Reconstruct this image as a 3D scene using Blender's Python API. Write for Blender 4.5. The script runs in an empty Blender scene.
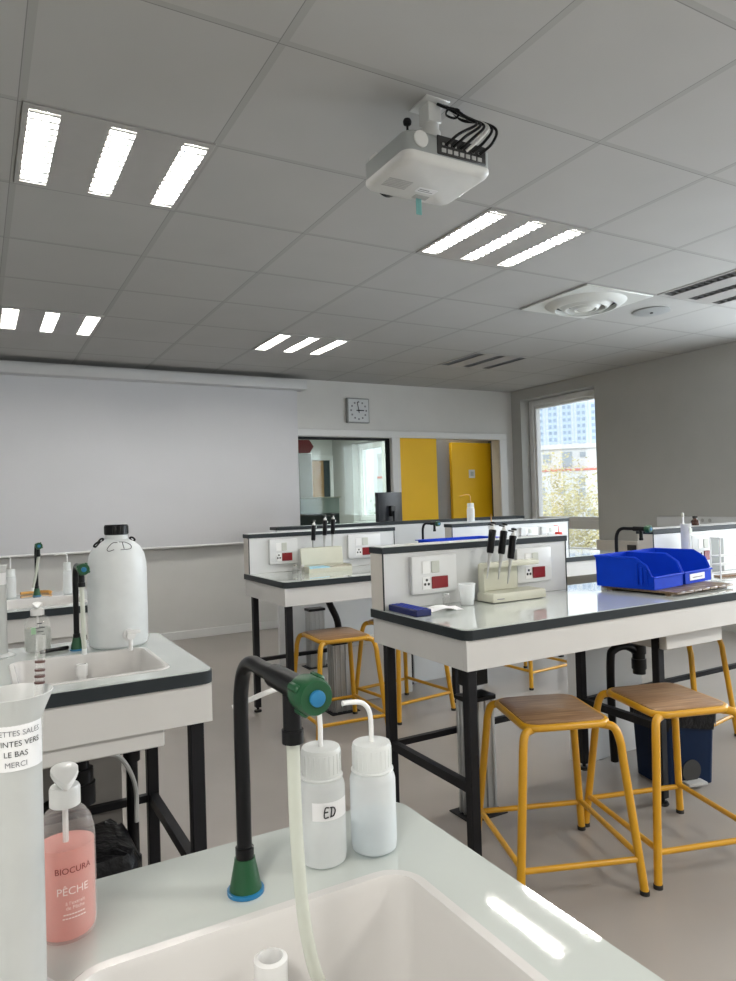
import bpy, bmesh, math, random
from mathutils import Vector, Matrix
random.seed(7)
PI = math.pi
S = bpy.context.scene
COL = S.collection
RAD = math.radians

# ------------------------------------------------------------------ materials
def new_mat(name):
    m = bpy.data.materials.new(name)
    m.use_nodes = True
    nt = m.node_tree
    for n in list(nt.nodes):
        nt.nodes.remove(n)
    out = nt.nodes.new('ShaderNodeOutputMaterial')
    return m, nt, out

def setin(node, key, val):
    if key in node.inputs:
        node.inputs[key].default_value = val

def principled(nt, color, rough=.5, metal=0., spec=.5, trans=0., coat=0.):
    b = nt.nodes.new('ShaderNodeBsdfPrincipled')
    b.inputs['Base Color'].default_value = (*color, 1)
    b.inputs['Roughness'].default_value = rough
    b.inputs['Metallic'].default_value = metal
    setin(b, 'Specular IOR Level', spec)
    setin(b, 'Transmission Weight', trans)
    setin(b, 'Coat Weight', coat)
    return b

def noise_color(nt, bsdf, color, amount=.06, scale=20., detail=3., stretch=None):
    tc = nt.nodes.new('ShaderNodeTexCoord')
    nz = nt.nodes.new('ShaderNodeTexNoise')
    nz.inputs['Scale'].default_value = scale
    nz.inputs['Detail'].default_value = detail
    if stretch:
        mp = nt.nodes.new('ShaderNodeMapping')
        mp.inputs['Scale'].default_value = stretch
        nt.links.new(tc.outputs['Object'], mp.inputs['Vector'])
        nt.links.new(mp.outputs['Vector'], nz.inputs['Vector'])
    else:
        nt.links.new(tc.outputs['Object'], nz.inputs['Vector'])
    rp = nt.nodes.new('ShaderNodeValToRGB')
    rp.color_ramp.elements[0].position = .3
    rp.color_ramp.elements[1].position = .7
    rp.color_ramp.elements[0].color = (*[c * (1 - amount) for c in color], 1)
    rp.color_ramp.elements[1].color = (*[min(1, c * (1 + amount)) for c in color], 1)
    nt.links.new(nz.outputs['Fac'], rp.inputs['Fac'])
    nt.links.new(rp.outputs['Color'], bsdf.inputs['Base Color'])
    return nz

def bump(nt, bsdf, scale, strength, dist=.002, detail=2.):
    tc = nt.nodes.new('ShaderNodeTexCoord')
    nz = nt.nodes.new('ShaderNodeTexNoise')
    nz.inputs['Scale'].default_value = scale
    nz.inputs['Detail'].default_value = detail
    nt.links.new(tc.outputs['Object'], nz.inputs['Vector'])
    bp = nt.nodes.new('ShaderNodeBump')
    bp.inputs['Strength'].default_value = strength
    bp.inputs['Distance'].default_value = dist
    nt.links.new(nz.outputs['Fac'], bp.inputs['Height'])
    nt.links.new(bp.outputs['Normal'], bsdf.inputs['Normal'])

def solid(name, color, rough=.5, metal=0., spec=.5, var=.04, scale=15., coat=0., bmp=None, stretch=None):
    m, nt, out = new_mat(name)
    b = principled(nt, color, rough, metal, spec, coat=coat)
    if var:
        noise_color(nt, b, color, var, scale, stretch=stretch)
    if bmp:
        bump(nt, b, *bmp)
    nt.links.new(b.outputs[0], out.inputs[0])
    return m

def see_through(name, color, opacity, rough=.15, tint=(1, 1, 1), translucent=.3, spec=.5):
    """milky plastic / tinted clear wall: part body, part see-through"""
    m, nt, out = new_mat(name)
    b = principled(nt, color, rough, 0, spec)
    noise_color(nt, b, color, .03, 30)
    tl = nt.nodes.new('ShaderNodeBsdfTranslucent')
    tl.inputs['Color'].default_value = (*color, 1)
    mx1 = nt.nodes.new('ShaderNodeMixShader')
    mx1.inputs[0].default_value = translucent
    nt.links.new(b.outputs[0], mx1.inputs[1]); nt.links.new(tl.outputs[0], mx1.inputs[2])
    tr = nt.nodes.new('ShaderNodeBsdfTransparent')
    tr.inputs['Color'].default_value = (*tint, 1)
    mx = nt.nodes.new('ShaderNodeMixShader')
    # denser towards the silhouette
    lw = nt.nodes.new('ShaderNodeLayerWeight'); lw.inputs['Blend'].default_value = .35
    mr = nt.nodes.new('ShaderNodeMapRange')
    mr.inputs['To Min'].default_value = opacity
    mr.inputs['To Max'].default_value = min(1, opacity + .35)
    nt.links.new(lw.outputs['Facing'], mr.inputs['Value'])
    nt.links.new(mr.outputs[0], mx.inputs[0])
    nt.links.new(tr.outputs[0], mx.inputs[1]); nt.links.new(mx1.outputs[0], mx.inputs[2])
    nt.links.new(mx.outputs[0], out.inputs[0])
    return m

def clear_glass(name, tint=(.96, .98, .97), gloss=1.0):
    m, nt, out = new_mat(name)
    tr = nt.nodes.new('ShaderNodeBsdfTransparent')
    tr.inputs['Color'].default_value = (*tint, 1)
    gl = nt.nodes.new('ShaderNodeBsdfGlossy')
    gl.inputs['Roughness'].default_value = .02
    fr = nt.nodes.new('ShaderNodeFresnel'); fr.inputs['IOR'].default_value = 1.45
    mu = nt.nodes.new('ShaderNodeMath'); mu.operation = 'MULTIPLY'; mu.inputs[1].default_value = gloss
    nt.links.new(fr.outputs[0], mu.inputs[0])
    mx = nt.nodes.new('ShaderNodeMixShader')
    nt.links.new(mu.outputs[0], mx.inputs[0])
    nt.links.new(tr.outputs[0], mx.inputs[1]); nt.links.new(gl.outputs[0], mx.inputs[2])
    nt.links.new(mx.outputs[0], out.inputs[0])
    return m

def emitter(name, color, strength):
    m, nt, out = new_mat(name)
    e = nt.nodes.new('ShaderNodeEmission')
    e.inputs['Color'].default_value = (*color, 1)
    e.inputs['Strength'].default_value = strength
    nt.links.new(e.outputs[0], out.inputs[0])
    return m

T = .675   # ceiling module
def ceiling_mat():
    m, nt, out = new_mat('ceiling_tiles')
    b = principled(nt, (.6, .59, .57), .85, 0, .2)
    tc = nt.nodes.new('ShaderNodeTexCoord')
    sp = nt.nodes.new('ShaderNodeSeparateXYZ')
    nt.links.new(tc.outputs['Object'], sp.inputs[0])
    masks = []
    def band(sock, lo, hi):
        d = nt.nodes.new('ShaderNodeMath'); d.operation = 'DIVIDE'; d.inputs[1].default_value = T
        nt.links.new(sock, d.inputs[0])
        a = nt.nodes.new('ShaderNodeMath'); a.operation = 'ADD'; a.inputs[1].default_value = .5
        nt.links.new(d.outputs[0], a.inputs[0])
        f = nt.nodes.new('ShaderNodeMath'); f.operation = 'FRACT'
        nt.links.new(a.outputs[0], f.inputs[0])
        s = nt.nodes.new('ShaderNodeMath'); s.operation = 'SUBTRACT'; s.inputs[1].default_value = .5
        nt.links.new(f.outputs[0], s.inputs[0])
        mlt = nt.nodes.new('ShaderNodeMath'); mlt.operation = 'MULTIPLY'; mlt.inputs[1].default_value = T
        nt.links.new(s.outputs[0], mlt.inputs[0])
        g = nt.nodes.new('ShaderNodeMath'); g.operation = 'GREATER_THAN'; g.inputs[1].default_value = lo
        l = nt.nodes.new('ShaderNodeMath'); l.operation = 'LESS_THAN'; l.inputs[1].default_value = hi
        nt.links.new(mlt.outputs[0], g.inputs[0]); nt.links.new(mlt.outputs[0], l.inputs[0])
        x = nt.nodes.new('ShaderNodeMath'); x.operation = 'MULTIPLY'
        nt.links.new(g.outputs[0], x.inputs[0]); nt.links.new(l.outputs[0], x.inputs[1])
        return x.outputs[0]
    def mx(a, b_):
        n = nt.nodes.new('ShaderNodeMath'); n.operation = 'MAXIMUM'
        nt.links.new(a, n.inputs[0]); nt.links.new(b_, n.inputs[1]); return n.outputs[0]
    rail = mx(band(sp.outputs[0], -.013, .013), band(sp.outputs[1], -.012, .012))
    gap = mx(band(sp.outputs[0], -.0145, -.0115), band(sp.outputs[1], .009, .0125))
    nz = nt.nodes.new('ShaderNodeTexNoise'); nz.inputs['Scale'].default_value = 2.5
    nt.links.new(tc.outputs['Object'], nz.inputs['Vector'])
    rp = nt.nodes.new('ShaderNodeValToRGB')
    rp.color_ramp.elements[0].color = (.44, .435, .42, 1); rp.color_ramp.elements[1].color = (.485, .48, .465, 1)
    nt.links.new(nz.outputs['Fac'], rp.inputs['Fac'])
    m1 = nt.nodes.new('ShaderNodeMixRGB'); m1.inputs[2].default_value = (.40, .393, .378, 1)
    nt.links.new(rail, m1.inputs[0]); nt.links.new(rp.outputs[0], m1.inputs[1])
    m2 = nt.nodes.new('ShaderNodeMixRGB'); m2.inputs[2].default_value = (.25, .245, .24, 1)
    nt.links.new(gap, m2.inputs[0]); nt.links.new(m1.outputs[0], m2.inputs[1])
    nt.links.new(m2.outputs[0], b.inputs['Base Color'])
    nt.links.new(b.outputs[0], out.inputs[0])
    return m

def wood_mat(name, c1, c2, scale=1.0):
    m, nt, out = new_mat(name)
    b = principled(nt, c1, .38, 0, .4)
    tc = nt.nodes.new('ShaderNodeTexCoord')
    mp = nt.nodes.new('ShaderNodeMapping')
    mp.inputs['Scale'].default_value = (3 * scale, 40 * scale, 10 * scale)
    nz = nt.nodes.new('ShaderNodeTexNoise'); nz.inputs['Scale'].default_value = 1.6
    nz.inputs['Detail'].default_value = 6; nz.inputs['Distortion'].default_value = 1.2
    rp = nt.nodes.new('ShaderNodeValToRGB')
    rp.color_ramp.elements[0].position = .35; rp.color_ramp.elements[1].position = .68
    rp.color_ramp.elements[0].color = (*c1, 1); rp.color_ramp.elements[1].color = (*c2, 1)
    nt.links.new(tc.outputs['Object'], mp.inputs[0]); nt.links.new(mp.outputs[0], nz.inputs['Vector'])
    nt.links.new(nz.outputs['Fac'], rp.inputs['Fac']); nt.links.new(rp.outputs[0], b.inputs['Base Color'])
    nt.links.new(b.outputs[0], out.inputs[0])
    return m

def enamel_mat():
    m, nt, out = new_mat('enamelled_glass')
    b = principled(nt, (.60, .64, .61), .035, 0, .8, coat=.6)
    setin(b, 'Coat Roughness', .02)
    noise_color(nt, b, (.60, .64, .61), .015, 3)
    bump(nt, b, 7, .10, .002, 0)
    nt.links.new(b.outputs[0], out.inputs[0])
    return m

M = {}
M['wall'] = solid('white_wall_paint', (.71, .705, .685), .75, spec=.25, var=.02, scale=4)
M['wall_side'] = solid('backlit_wall_tone', (.47, .468, .445), .8, spec=.2, var=.02, scale=4)  # darker wall colour: the backlit wall's shade is put into it
M['ceiling'] = ceiling_mat()
M['floor'] = solid('grey_lino', (.325, .296, .268), .28, spec=.5, var=.05, scale=2.2, stretch=(1, 1, 1))
M['trim'] = solid('white_trim', (.78, .78, .77), .45, var=.01)
M['screen'] = solid('projection_cloth', (.68, .68, .70), .8, spec=.15, var=.012, scale=2)
M['screen_case'] = solid('screen_case_paint', (.62, .62, .62), .4, var=.01)
M['apron'] = solid('pale_laminate', (.62, .61, .59), .4, var=.015, scale=6)
M['panel'] = solid('white_laminate', (.66, .67, .67), .3, var=.015, scale=5)
M['panel_end'] = solid('beige_laminate_edge', (.62, .59, .54), .45, var=.02)
M['edge'] = solid('dark_grey_edge', (.026, .032, .036), .45, spec=.22, var=.05)
M['enamel'] = enamel_mat()
M['black_metal'] = solid('black_powder_coat', (.010, .010, .012), .5, spec=.22, var=.1)
M['black_plastic'] = solid('black_plastic', (.006, .006, .007), .28, spec=.22, var=.1)
M['black_bag'] = solid('black_bin_bag', (.005, .005, .006), .35, spec=.2, var=.2, bmp=(40, .7, .01, 4))
M['ceramic'] = solid('white_ceramic', (.655, .64, .622), .24, spec=.45, var=.01)
M['yellow'] = solid('yellow_enamel_paint', (.60, .305, .012), .3, spec=.5, var=.04)
M['yellow_door'] = solid('yellow_door_paint', (.98, .58, .006), .5, var=.02, scale=3)
M['rubber'] = solid('black_rubber', (.015, .014, .013), .7, var=.1)
M['wood'] = wood_mat('brown_seat_plywood', (.22, .12, .062), (.42, .26, .145))
M['slat_wood'] = wood_mat('dark_slat_wood', (.12, .075, .04), (.22, .15, .085))
M['green'] = solid('green_tap_plastic', (.008, .075, .026), .4, var=.08)
M['blue_disc'] = solid('blue_tap_disc', (.015, .17, .36), .35, var=.05)
M['blue_bin'] = solid('blue_polypropylene', (.001, .040, .50), .55, spec=.12, var=.05)
M['navy'] = solid('navy_plastic', (.004, .010, .09), .45, var=.05)
M['bin_blue'] = solid('dull_blue_plastic', (.003, .012, .04), .55, spec=.15, var=.05)
M['red'] = solid('red_socket_plastic', (.22, .005, .010), .35, var=.05)
M['bright_red'] = solid('bright_red_plastic', (.75, .05, .03), .3, var=.05)
M['socket'] = solid('white_socket_plastic', (.72, .73, .73), .3, var=.01)
M['socket_grey'] = solid('cream_socket_insert', (.56, .58, .52), .35, var=.03)
M['hole'] = solid('dark_hole', (.03, .03, .03), .6, var=.05)
M['milky'] = see_through('milky_polythene', (.90, .92, .92), .62, .25, translucent=.35)
M['milky_dense'] = see_through('dense_milky_polythene', (.88, .90, .89), .93, .3, translucent=.25)
M['carboy'] = see_through('carboy_polythene', (.86, .88, .88), .95, .3, translucent=.3)
M['clear_liquid'] = see_through('bottle_liquid', (.84, .91, .95), .92, .1, translucent=.5)
M['white_plastic'] = solid('white_plastic', (.83, .83, .82), .3, var=.01)
M['frost'] = see_through('frosted_cylinder_plastic', (.78, .79, .78), .80, .25, translucent=.3)
M['hose'] = see_through('translucent_hose', (.78, .80, .72), .7, .2, translucent=.4)
M['glass'] = clear_glass('clear_glass')
M['pane'] = clear_glass('window_pane', (.97, .98, .98), .35)
M['inner_pane'] = clear_glass('inner_window_pane', (.86, .92, .90), .35)
M['soap_clear'] = see_through('clear_bottle_plastic', (.85, .84, .82), .10, .06, translucent=.1, spec=.8)
M['pink'] = see_through('pink_soap', (.95, .50, .44), .86, .2, translucent=.5)
M['clear_soap'] = see_through('clear_soap', (.66, .70, .66), .45, .1, translucent=.3)
M['paper'] = solid('white_paper', (.85, .85, .86), .7, var=.01)
M['ink'] = solid('black_ink', (.03, .03, .035), .6, var=.05)
M['ink_grey'] = solid('grey_ink', (.22, .22, .24), .6, var=.05)
M['ink_red'] = solid('dark_red_ink', (.20, .03, .03), .6, var=.05)
M['white_ink'] = solid('white_ink', (.93, .85, .82), .5, var=.01)
M['cream'] = solid('cream_instrument_plastic', (.58, .575, .47), .4, var=.02)
M['projector'] = solid('projector_white_plastic', (.66, .66, .64), .35, var=.02)
M['projector_grey'] = solid('projector_grey_plastic', (.33, .35, .345), .4, var=.03)
M['vent_grey'] = solid('grey_vent_plastic', (.42, .42, .41), .5, var=.05)
M['teal'] = see_through('teal_tab', (.25, .52, .50), .75, .3, translucent=.4)
M['lamp_on'] = emitter('lit_tube', (1, .97, .92), 74.0)
M['lamp_panel'] = solid('luminaire_panel_grey', (.40, .39, .375), .4, var=.02)
M['louvre'] = solid('louvre_white', (.8, .8, .78), .3, var=.01)
M['louvre_dark'] = solid('unlit_louvre_metal', (.22, .22, .22), .3, metal=.5, var=.05)
M['alu'] = solid('ribbed_aluminium', (.50, .51, .51), .35, metal=.7, var=.05, scale=60, stretch=(30, 30, .5))
M['diffuser'] = solid('diffuser_white', (.70, .71, .68), .4, var=.02)
M['grille'] = solid('speaker_grille', (.36, .37, .37), .6, var=.05, scale=200)
M['clock_body'] = solid('clock_grey_case', (.30, .31, .30), .4, var=.03)
M['clock_face'] = solid('clock_face_white', (.66, .68, .69), .4, var=.02)
M['monitor'] = solid('monitor_black', (.015, .017, .022), .3, var=.1)
M['brown_glass'] = solid('amber_glass', (.05, .02, .012), .1, var=.1)
M['orange_tube'] = solid('orange_tube', (.72, .36, .08), .4, var=.05)
M['sky_blue'] = solid('pale_blue_tips', (.32, .62, .78), .4, var=.15, scale=150)
M['tip_mix'] = solid('grey_brown_tips', (.42, .38, .30), .5, var=.3, scale=200)
M['grey_wall'] = solid('corridor_grey', (.34, .33, .32), .7, var=.02)
M['maroon'] = solid('maroon_box', (.30, .035, .045), .5, var=.05)
M['ring_brown'] = solid('brown_ring_paint', (.10, .045, .04), .5, var=.05)
M['cab_grey'] = solid('cabinet_grey', (.50, .48, .45), .5, var=.03)
M['brown_door'] = wood_mat('brown_door_wood', (.34, .20, .09), (.42, .26, .13), .3)
M['dark_teal'] = solid('dark_cabinet', (.03, .045, .05), .3, var=.1)
M['teal_glass'] = see_through('greenish_glass', (.50, .60, .57), .6, .1, translucent=.2)
M['tower'] = solid('tower_concrete', (.78, .82, .86), .8, var=.03, scale=.2)
M['tower_win'] = solid('tower_blue_glass', (.34, .44, .58), .4, var=.12, scale=.5)
M['tower_balcony'] = solid('tower_balcony_panel', (.58, .70, .84), .6, var=.05)
M['bldg'] = solid('white_render', (.74, .75, .75), .8, var=.03, scale=.5)
M['bldg_win'] = solid('grey_window_glass', (.40, .45, .50), .3, var=.1)
M['red_band'] = solid('red_roof_band', (.72, .25, .20), .7, var=.05)
M['bark'] = solid('tree_bark', (.14, .10, .07), .9, var=.2)
M['leaf'] = solid('autumn_leaves', (.58, .53, .30), .7, var=.4, scale=1.7)
M['leaf_green'] = solid('green_leaves', (.26, .34, .18), .7, var=.4, scale=1.7)
M['ground'] = solid('pale_ground', (.45, .45, .43), .9, var=.1, scale=.3)

# ------------------------------------------------------------------ mesh builder
class MB:
    def __init__(self):
        self.bm = bmesh.new()
    def box(self, x0, x1, y0, y1, z0, z1, bev=0., seg=2, mat=None):
        bm2 = bmesh.new()
        v = [bm2.verts.new(p) for p in ((x0,y0,z0),(x1,y0,z0),(x1,y1,z0),(x0,y1,z0),(x0,y0,z1),(x1,y0,z1),(x1,y1,z1),(x0,y1,z1))]
        for f in ((3,2,1,0),(4,5,6,7),(0,1,5,4),(1,2,6,5),(2,3,7,6),(3,0,4,7)):
            bm2.faces.new([v[i] for i in f])
        if bev:
            bmesh.ops.bevel(bm2, geom=list(bm2.edges), offset=bev, segments=seg, affect='EDGES', profile=.6)
        self._merge(bm2, mat)
        return self
    def _merge(self, bm2, mat=None):
        if mat is not None:
            bmesh.ops.transform(bm2, matrix=mat, verts=bm2.verts)
        me = bpy.data.meshes.new('tmp')
        bm2.to_mesh(me); bm2.free()
        self.bm.from_mesh(me)
        bpy.data.meshes.remove(me)
    def tube(self, pts, r, seg=12, sub=6, caps=True, smooth=True, closed=False):
        P = [Vector(p) for p in pts]
        if smooth and len(P) > 2:
            out = []
            n = len(P)
            rng = range(n) if closed else range(n - 1)
            for i in rng:
                p1, p2 = P[i], P[(i + 1) % n]
                p0 = P[i - 1] if (i > 0 or closed) else p1 * 2 - p2
                p3 = P[(i + 2) % n] if (i + 2 < n or closed) else p2 * 2 - p1
                for k in range(sub):
                    t = k / sub
                    out.append(.5 * ((2 * p1) + (p2 - p0) * t + (2 * p0 - 5 * p1 + 4 * p2 - p3) * t * t + (3 * p1 - p0 - 3 * p2 + p3) * t ** 3))
            if not closed:
                out.append(P[-1])
            P = out
        n = len(P)
        rr = r if callable(r) else (lambda t: r)
        rings = []
        tang0 = (P[1] - P[0]).normalized()
        nrm = tang0.orthogonal().normalized()
        for i in range(n):
            if closed:
                tg = (P[(i + 1) % n] - P[i - 1]).normalized()
            else:
                tg = (P[min(i + 1, n - 1)] - P[max(i - 1, 0)]).normalized()
            nrm = (nrm - tg * nrm.dot(tg))
            if nrm.length < 1e-6:
                nrm = tg.orthogonal()
            nrm.normalize()
            bn = tg.cross(nrm)
            rad = rr(i / max(1, n - 1))
            rings.append([self.bm.verts.new(P[i] + (nrm * math.cos(2 * PI * k / seg) + bn * math.sin(2 * PI * k / seg)) * rad) for k in range(seg)])
        rg = range(n) if closed else range(n - 1)
        for i in rg:
            a, b = rings[i], rings[(i + 1) % n]
            for k in range(seg):
                self.bm.faces.new((a[k], a[(k + 1) % seg], b[(k + 1) % seg], b[k]))
        if caps and not closed:
            self.bm.faces.new(rings[0][::-1]); self.bm.faces.new(rings[-1])
        return self
    def lathe(self, prof, seg=32, c=(0, 0, 0), sx=1., sy=1., axis='z', cap=True):
        """prof = [(r, z)...] turned about z"""
        rings = []
        for r, z in prof:
            if r < 1e-6:
                rings.append([self.bm.verts.new(self._ax(0, 0, z, c, axis))])
            else:
                rings.append([self.bm.verts.new(self._ax(r * math.cos(2 * PI * k / seg) * sx, r * math.sin(2 * PI * k / seg) * sy, z, c, axis)) for k in range(seg)])
        for a, b in zip(rings, rings[1:]):
            if len(a) == 1 and len(b) == 1:
                continue
            for k in range(seg):
                k2 = (k + 1) % seg
                if len(a) == 1:
                    self.bm.faces.new((a[0], b[k2], b[k]))
                elif len(b) == 1:
                    self.bm.faces.new((a[k], a[k2], b[0]))
                else:
                    self.bm.faces.new((a[k], a[k2], b[k2], b[k]))
        if cap:
            if len(rings[0]) > 1: self.bm.faces.new(rings[0][::-1])
            if len(rings[-1]) > 1: self.bm.faces.new(rings[-1])
        return self
    @staticmethod
    def _ax(x, y, z, c, axis):
        if axis == 'z': p = (x, y, z)
        elif axis == 'y': p = (x, z, -y)
        else: p = (z, x, y)
        return (p[0] + c[0], p[1] + c[1], p[2] + c[2])
    def loft(self, loops, cap0=False, cap1=False):
        rings = [[self.bm.verts.new(p) for p in lp] for lp in loops]
        n = len(rings[0])
        for a, b in zip(rings, rings[1:]):
            for k in range(n):
                self.bm.faces.new((a[k], a[(k + 1) % n], b[(k + 1) % n], b[k]))
        if cap0: self.bm.faces.new(rings[0][::-1])
        if cap1: self.bm.faces.new(rings[-1])
        return self
    def quad(self, *pts):
        self.bm.faces.new([self.bm.verts.new(p) for p in pts])
        return self
    def build(self, name, mat, parent=None, origin=(0, 0, 0), angle=38, fix=True):
        bm = self.bm
        if origin != (0, 0, 0):
            bmesh.ops.translate(bm, vec=[-c for c in origin], verts=bm.verts)
        if fix:
            bmesh.ops.recalc_face_normals(bm, faces=bm.faces)
        lim = RAD(angle)
        for f in bm.faces: f.smooth = True
        for e in bm.edges:
            if len(e.link_faces) != 2 or e.calc_face_angle(0) > lim:
                e.smooth = False
        me = bpy.data.meshes.new(name)
        bm.to_mesh(me); bm.free()
        me.materials.append(mat)
        o = bpy.data.objects.new(name, me)
        COL.objects.link(o)
        if parent is not None:
            o.parent = parent
        return o

def rrect(x0, x1, y0, y1, r, z, n=6):
    pts = []
    for cx, cy, a0 in ((x1 - r, y1 - r, 0), (x0 + r, y1 - r, 90), (x0 + r, y0 + r, 180), (x1 - r, y0 + r, 270)):
        for k in range(n + 1):
            a = RAD(a0 + 90 * k / n)
            pts.append((cx + r * math.cos(a), cy + r * math.sin(a), z))
    return pts

def thing(name, label, cat, loc=(0, 0, 0), rz=0., group=None):
    o = bpy.data.objects.new(name, None)
    o.empty_display_size = .1
    COL.objects.link(o)
    o.location = loc; o.rotation_euler = (0, 0, rz)
    o['label'] = label; o['category'] = cat; o['kind'] = 'thing'
    if group: o['group'] = group
    return o

def tag(o, label, cat, group=None, kind='thing'):
    o['label'] = label; o['category'] = cat; o['kind'] = kind
    if group: o['group'] = group
    return o

def struct(o, label=None):
    o['kind'] = 'structure'
    if label: o['label'] = label
    return o

def dup(root, loc, rz, label, group=None):
    r = root.copy(); COL.objects.link(r)
    r.location = loc; r.rotation_euler = (0, 0, rz)
    r['label'] = label
    if group: r['group'] = group
    for ch in list(root.children):
        c = ch.copy(); COL.objects.link(c); c.parent = r
        for g in list(ch.children):
            d = g.copy(); COL.objects.link(d); d.parent = c
    return r

_font_cache = {}
def text_geo(s, size, align='CENTER'):
    cu = bpy.data.curves.new('lettering', 'FONT')
    cu.body = s; cu.size = size; cu.align_x = align; cu.align_y = 'CENTER'
    cu.resolution_u = 3
    o = bpy.data.objects.new('lettering', cu)
    COL.objects.link(o)
    bpy.context.view_layer.update()
    dg = bpy.context.evaluated_depsgraph_get()
    me = bpy.data.meshes.new_from_object(o.evaluated_get(dg))
    vs = [tuple(v.co) for v in me.vertices]; fs = [tuple(p.vertices) for p in me.polygons]
    bpy.data.objects.remove(o); bpy.data.curves.remove(cu); bpy.data.meshes.remove(me)
    return vs, fs

def lettering(lines, mat, parent, mapper, name='lettering', bold=0.):
    """lines = [(text, size, u, v)]; mapper(u, v) -> local xyz"""
    mb = MB()
    for s, size, u0, v0 in lines:
        vs, fs = text_geo(s, size)
        V = [mb.bm.verts.new(mapper(u0 + x, v0 + y)) for x, y, _ in vs]
        for f in fs:
            try: mb.bm.faces.new([V[i] for i in f])
            except ValueError: pass
    return mb.build(name, mat, parent, fix=False)

def on_cyl(r, ang0=-PI / 2, sx=1., sy=1.):
    def f(u, v):
        a = ang0 + u / r
        return (r * math.cos(a) * sx, r * math.sin(a) * sy, v)
    return f

# ------------------------------------------------------------------ camera
yw, pt, rl = RAD(29.2330483), RAD(.87434891), RAD(-1.72149854)
fwd = Vector((math.sin(yw) * math.cos(pt), math.cos(yw) * math.cos(pt), math.sin(pt)))
rt = Vector((math.cos(yw), -math.sin(yw), 0)); up = rt.cross(fwd)
r2 = rt * math.cos(rl) + up * math.sin(rl); u2 = up * math.cos(rl) - rt * math.sin(rl)
cam_d = bpy.data.cameras.new('camera'); cam = bpy.data.objects.new('camera', cam_d); COL.objects.link(cam)
cam.matrix_world = Matrix(((r2.x, u2.x, -fwd.x, -.1635), (r2.y, u2.y, -fwd.y, -2.6117), (r2.z, u2.z, -fwd.z, 1.351), (0, 0, 0, 1)))
cam_d.sensor_fit = 'VERTICAL'; cam_d.sensor_height = 36.; cam_d.lens = 701.874 / 981 * 36.
cam_d.clip_start = .02; cam_d.clip_end = 1000
S.camera = cam

# ------------------------------------------------------------------ room shell
H = 2.745; XL, XR, YB, YF, YN = -2.6, 6.1, -4.6, 4.6, 10.0
struct(MB().box(XL - .2, XR + .25, YB - .2, YN + .2, -.2, 0).build('floor', M['floor']), 'grey beige lino floor')

LIT = [(0, 0), (3, 0), (0, 4), (3, 4)]
UNLIT = [(6, 4), (6, 0)]
DIFF = (5, 1)
def ceiling():
    mb = MB()
    i0, i1 = math.floor(XL / T), math.ceil(XR / T)
    j0, j1 = math.floor(YB / T), math.ceil(YF / T)
    for i in range(i0, i1):
        for j in range(j0, j1):
            if (i, j) in LIT or (i, j) in UNLIT: continue
            x0, x1 = max(i * T, XL), min((i + 1) * T, XR); y0, y1 = max(j * T, YB), min((j + 1) * T, YF)
            mb.quad((x0, y0, H), (x0, y1, H), (x1, y1, H), (x1, y0, H))
    bmesh.ops.remove_doubles(mb.bm, verts=mb.bm.verts, dist=1e-5)
    o = mb.build('ceiling', M['ceiling'], fix=False)
    struct(o, 'suspended ceiling of square grey white tiles')
    struct(MB().box(XL - .2, XR + .25, YB - .2, YN + .2, H + .12, H + .3).build('ceiling_slab', M['wall']), 'slab above the ceiling tiles')
    struct(MB().box(XL, XR, YF + .14, YN, H - .02, H + .1).build('ceiling_next_room', M['wall']), 'white ceiling of the next room')
ceiling()

def wall(name, axis, at, thick, u0, u1, z0, z1, holes, mat, label):
    mb = MB()
    us = sorted({u0, u1, *[h[0] for h in holes], *[h[1] for h in holes]})
    zs = sorted({z0, z1, *[h[2] for h in holes], *[h[3] for h in holes]})
    for a, b in zip(us, us[1:]):
        for c, d in zip(zs, zs[1:]):
            mu, mz = (a + b) / 2, (c + d) / 2
            if any(h[0] < mu < h[1] and h[2] < mz < h[3] for h in holes): continue
            if axis == 'y': mb.box(a, b, at, at + thick, c, d)
            else: mb.box(at, at + thick, a, b, c, d)
    bmesh.ops.remove_doubles(mb.bm, verts=mb.bm.verts, dist=1e-5)
    # drop the doubled inner faces
    seen = {}
    for f in list(mb.bm.faces):
        k = tuple(round(c, 4) for c in f.calc_center_median())
        seen.setdefault(k, []).append(f)
    dead = [f for fs in seen.values() if len(fs) > 1 for f in fs]
    bmesh.ops.delete(mb.bm, geom=dead, context='FACES_ONLY')
    return struct(mb.build(name, mat), label)

WIN_IN = (2.96, 4.205, 1.0, 2.10)
HATCH = (4.32, 5.86, 0., 2.11)
wall('wall_front', 'y', YF, .14, XL, XR, 0, H + .1, [WIN_IN, HATCH], M['wall'], 'white front wall behind the projection screen')
W1 = (3.16, 4.42, .62, 2.61)
W2 = (-.75, .95, .62, 2.62); W3 = (-2.95, -1.25, .62, 2.62)
W4 = (8.05, 9.15, .98, 2.45)
wall('wall_right', 'x', XR, .25, YB, YN, 0, H + .1, [W1, W2, W3, W4], M['wall_side'], 'right wall with the tall window, backlit shade in its colour')
wall('wall_left', 'x', XL - .2, .2, YB, YN, 0, H + .1, [], M['wall'], 'white left wall')
wall('wall_back', 'y', YB - .2, .2, XL, XR, 0, H + .1, [], M['wall'], 'white back wall')
wall('wall_next_room', 'y', YN, .2, XL, XR, 0, H + .1, [], M['wall'], 'white far wall of the next room')
struct(MB().box(XL, 4.33, YF - .014, YF - .001, 0, .085, .003, 1).build('baseboard_front', M['trim']), 'pale skirting along the front wall')

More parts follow.
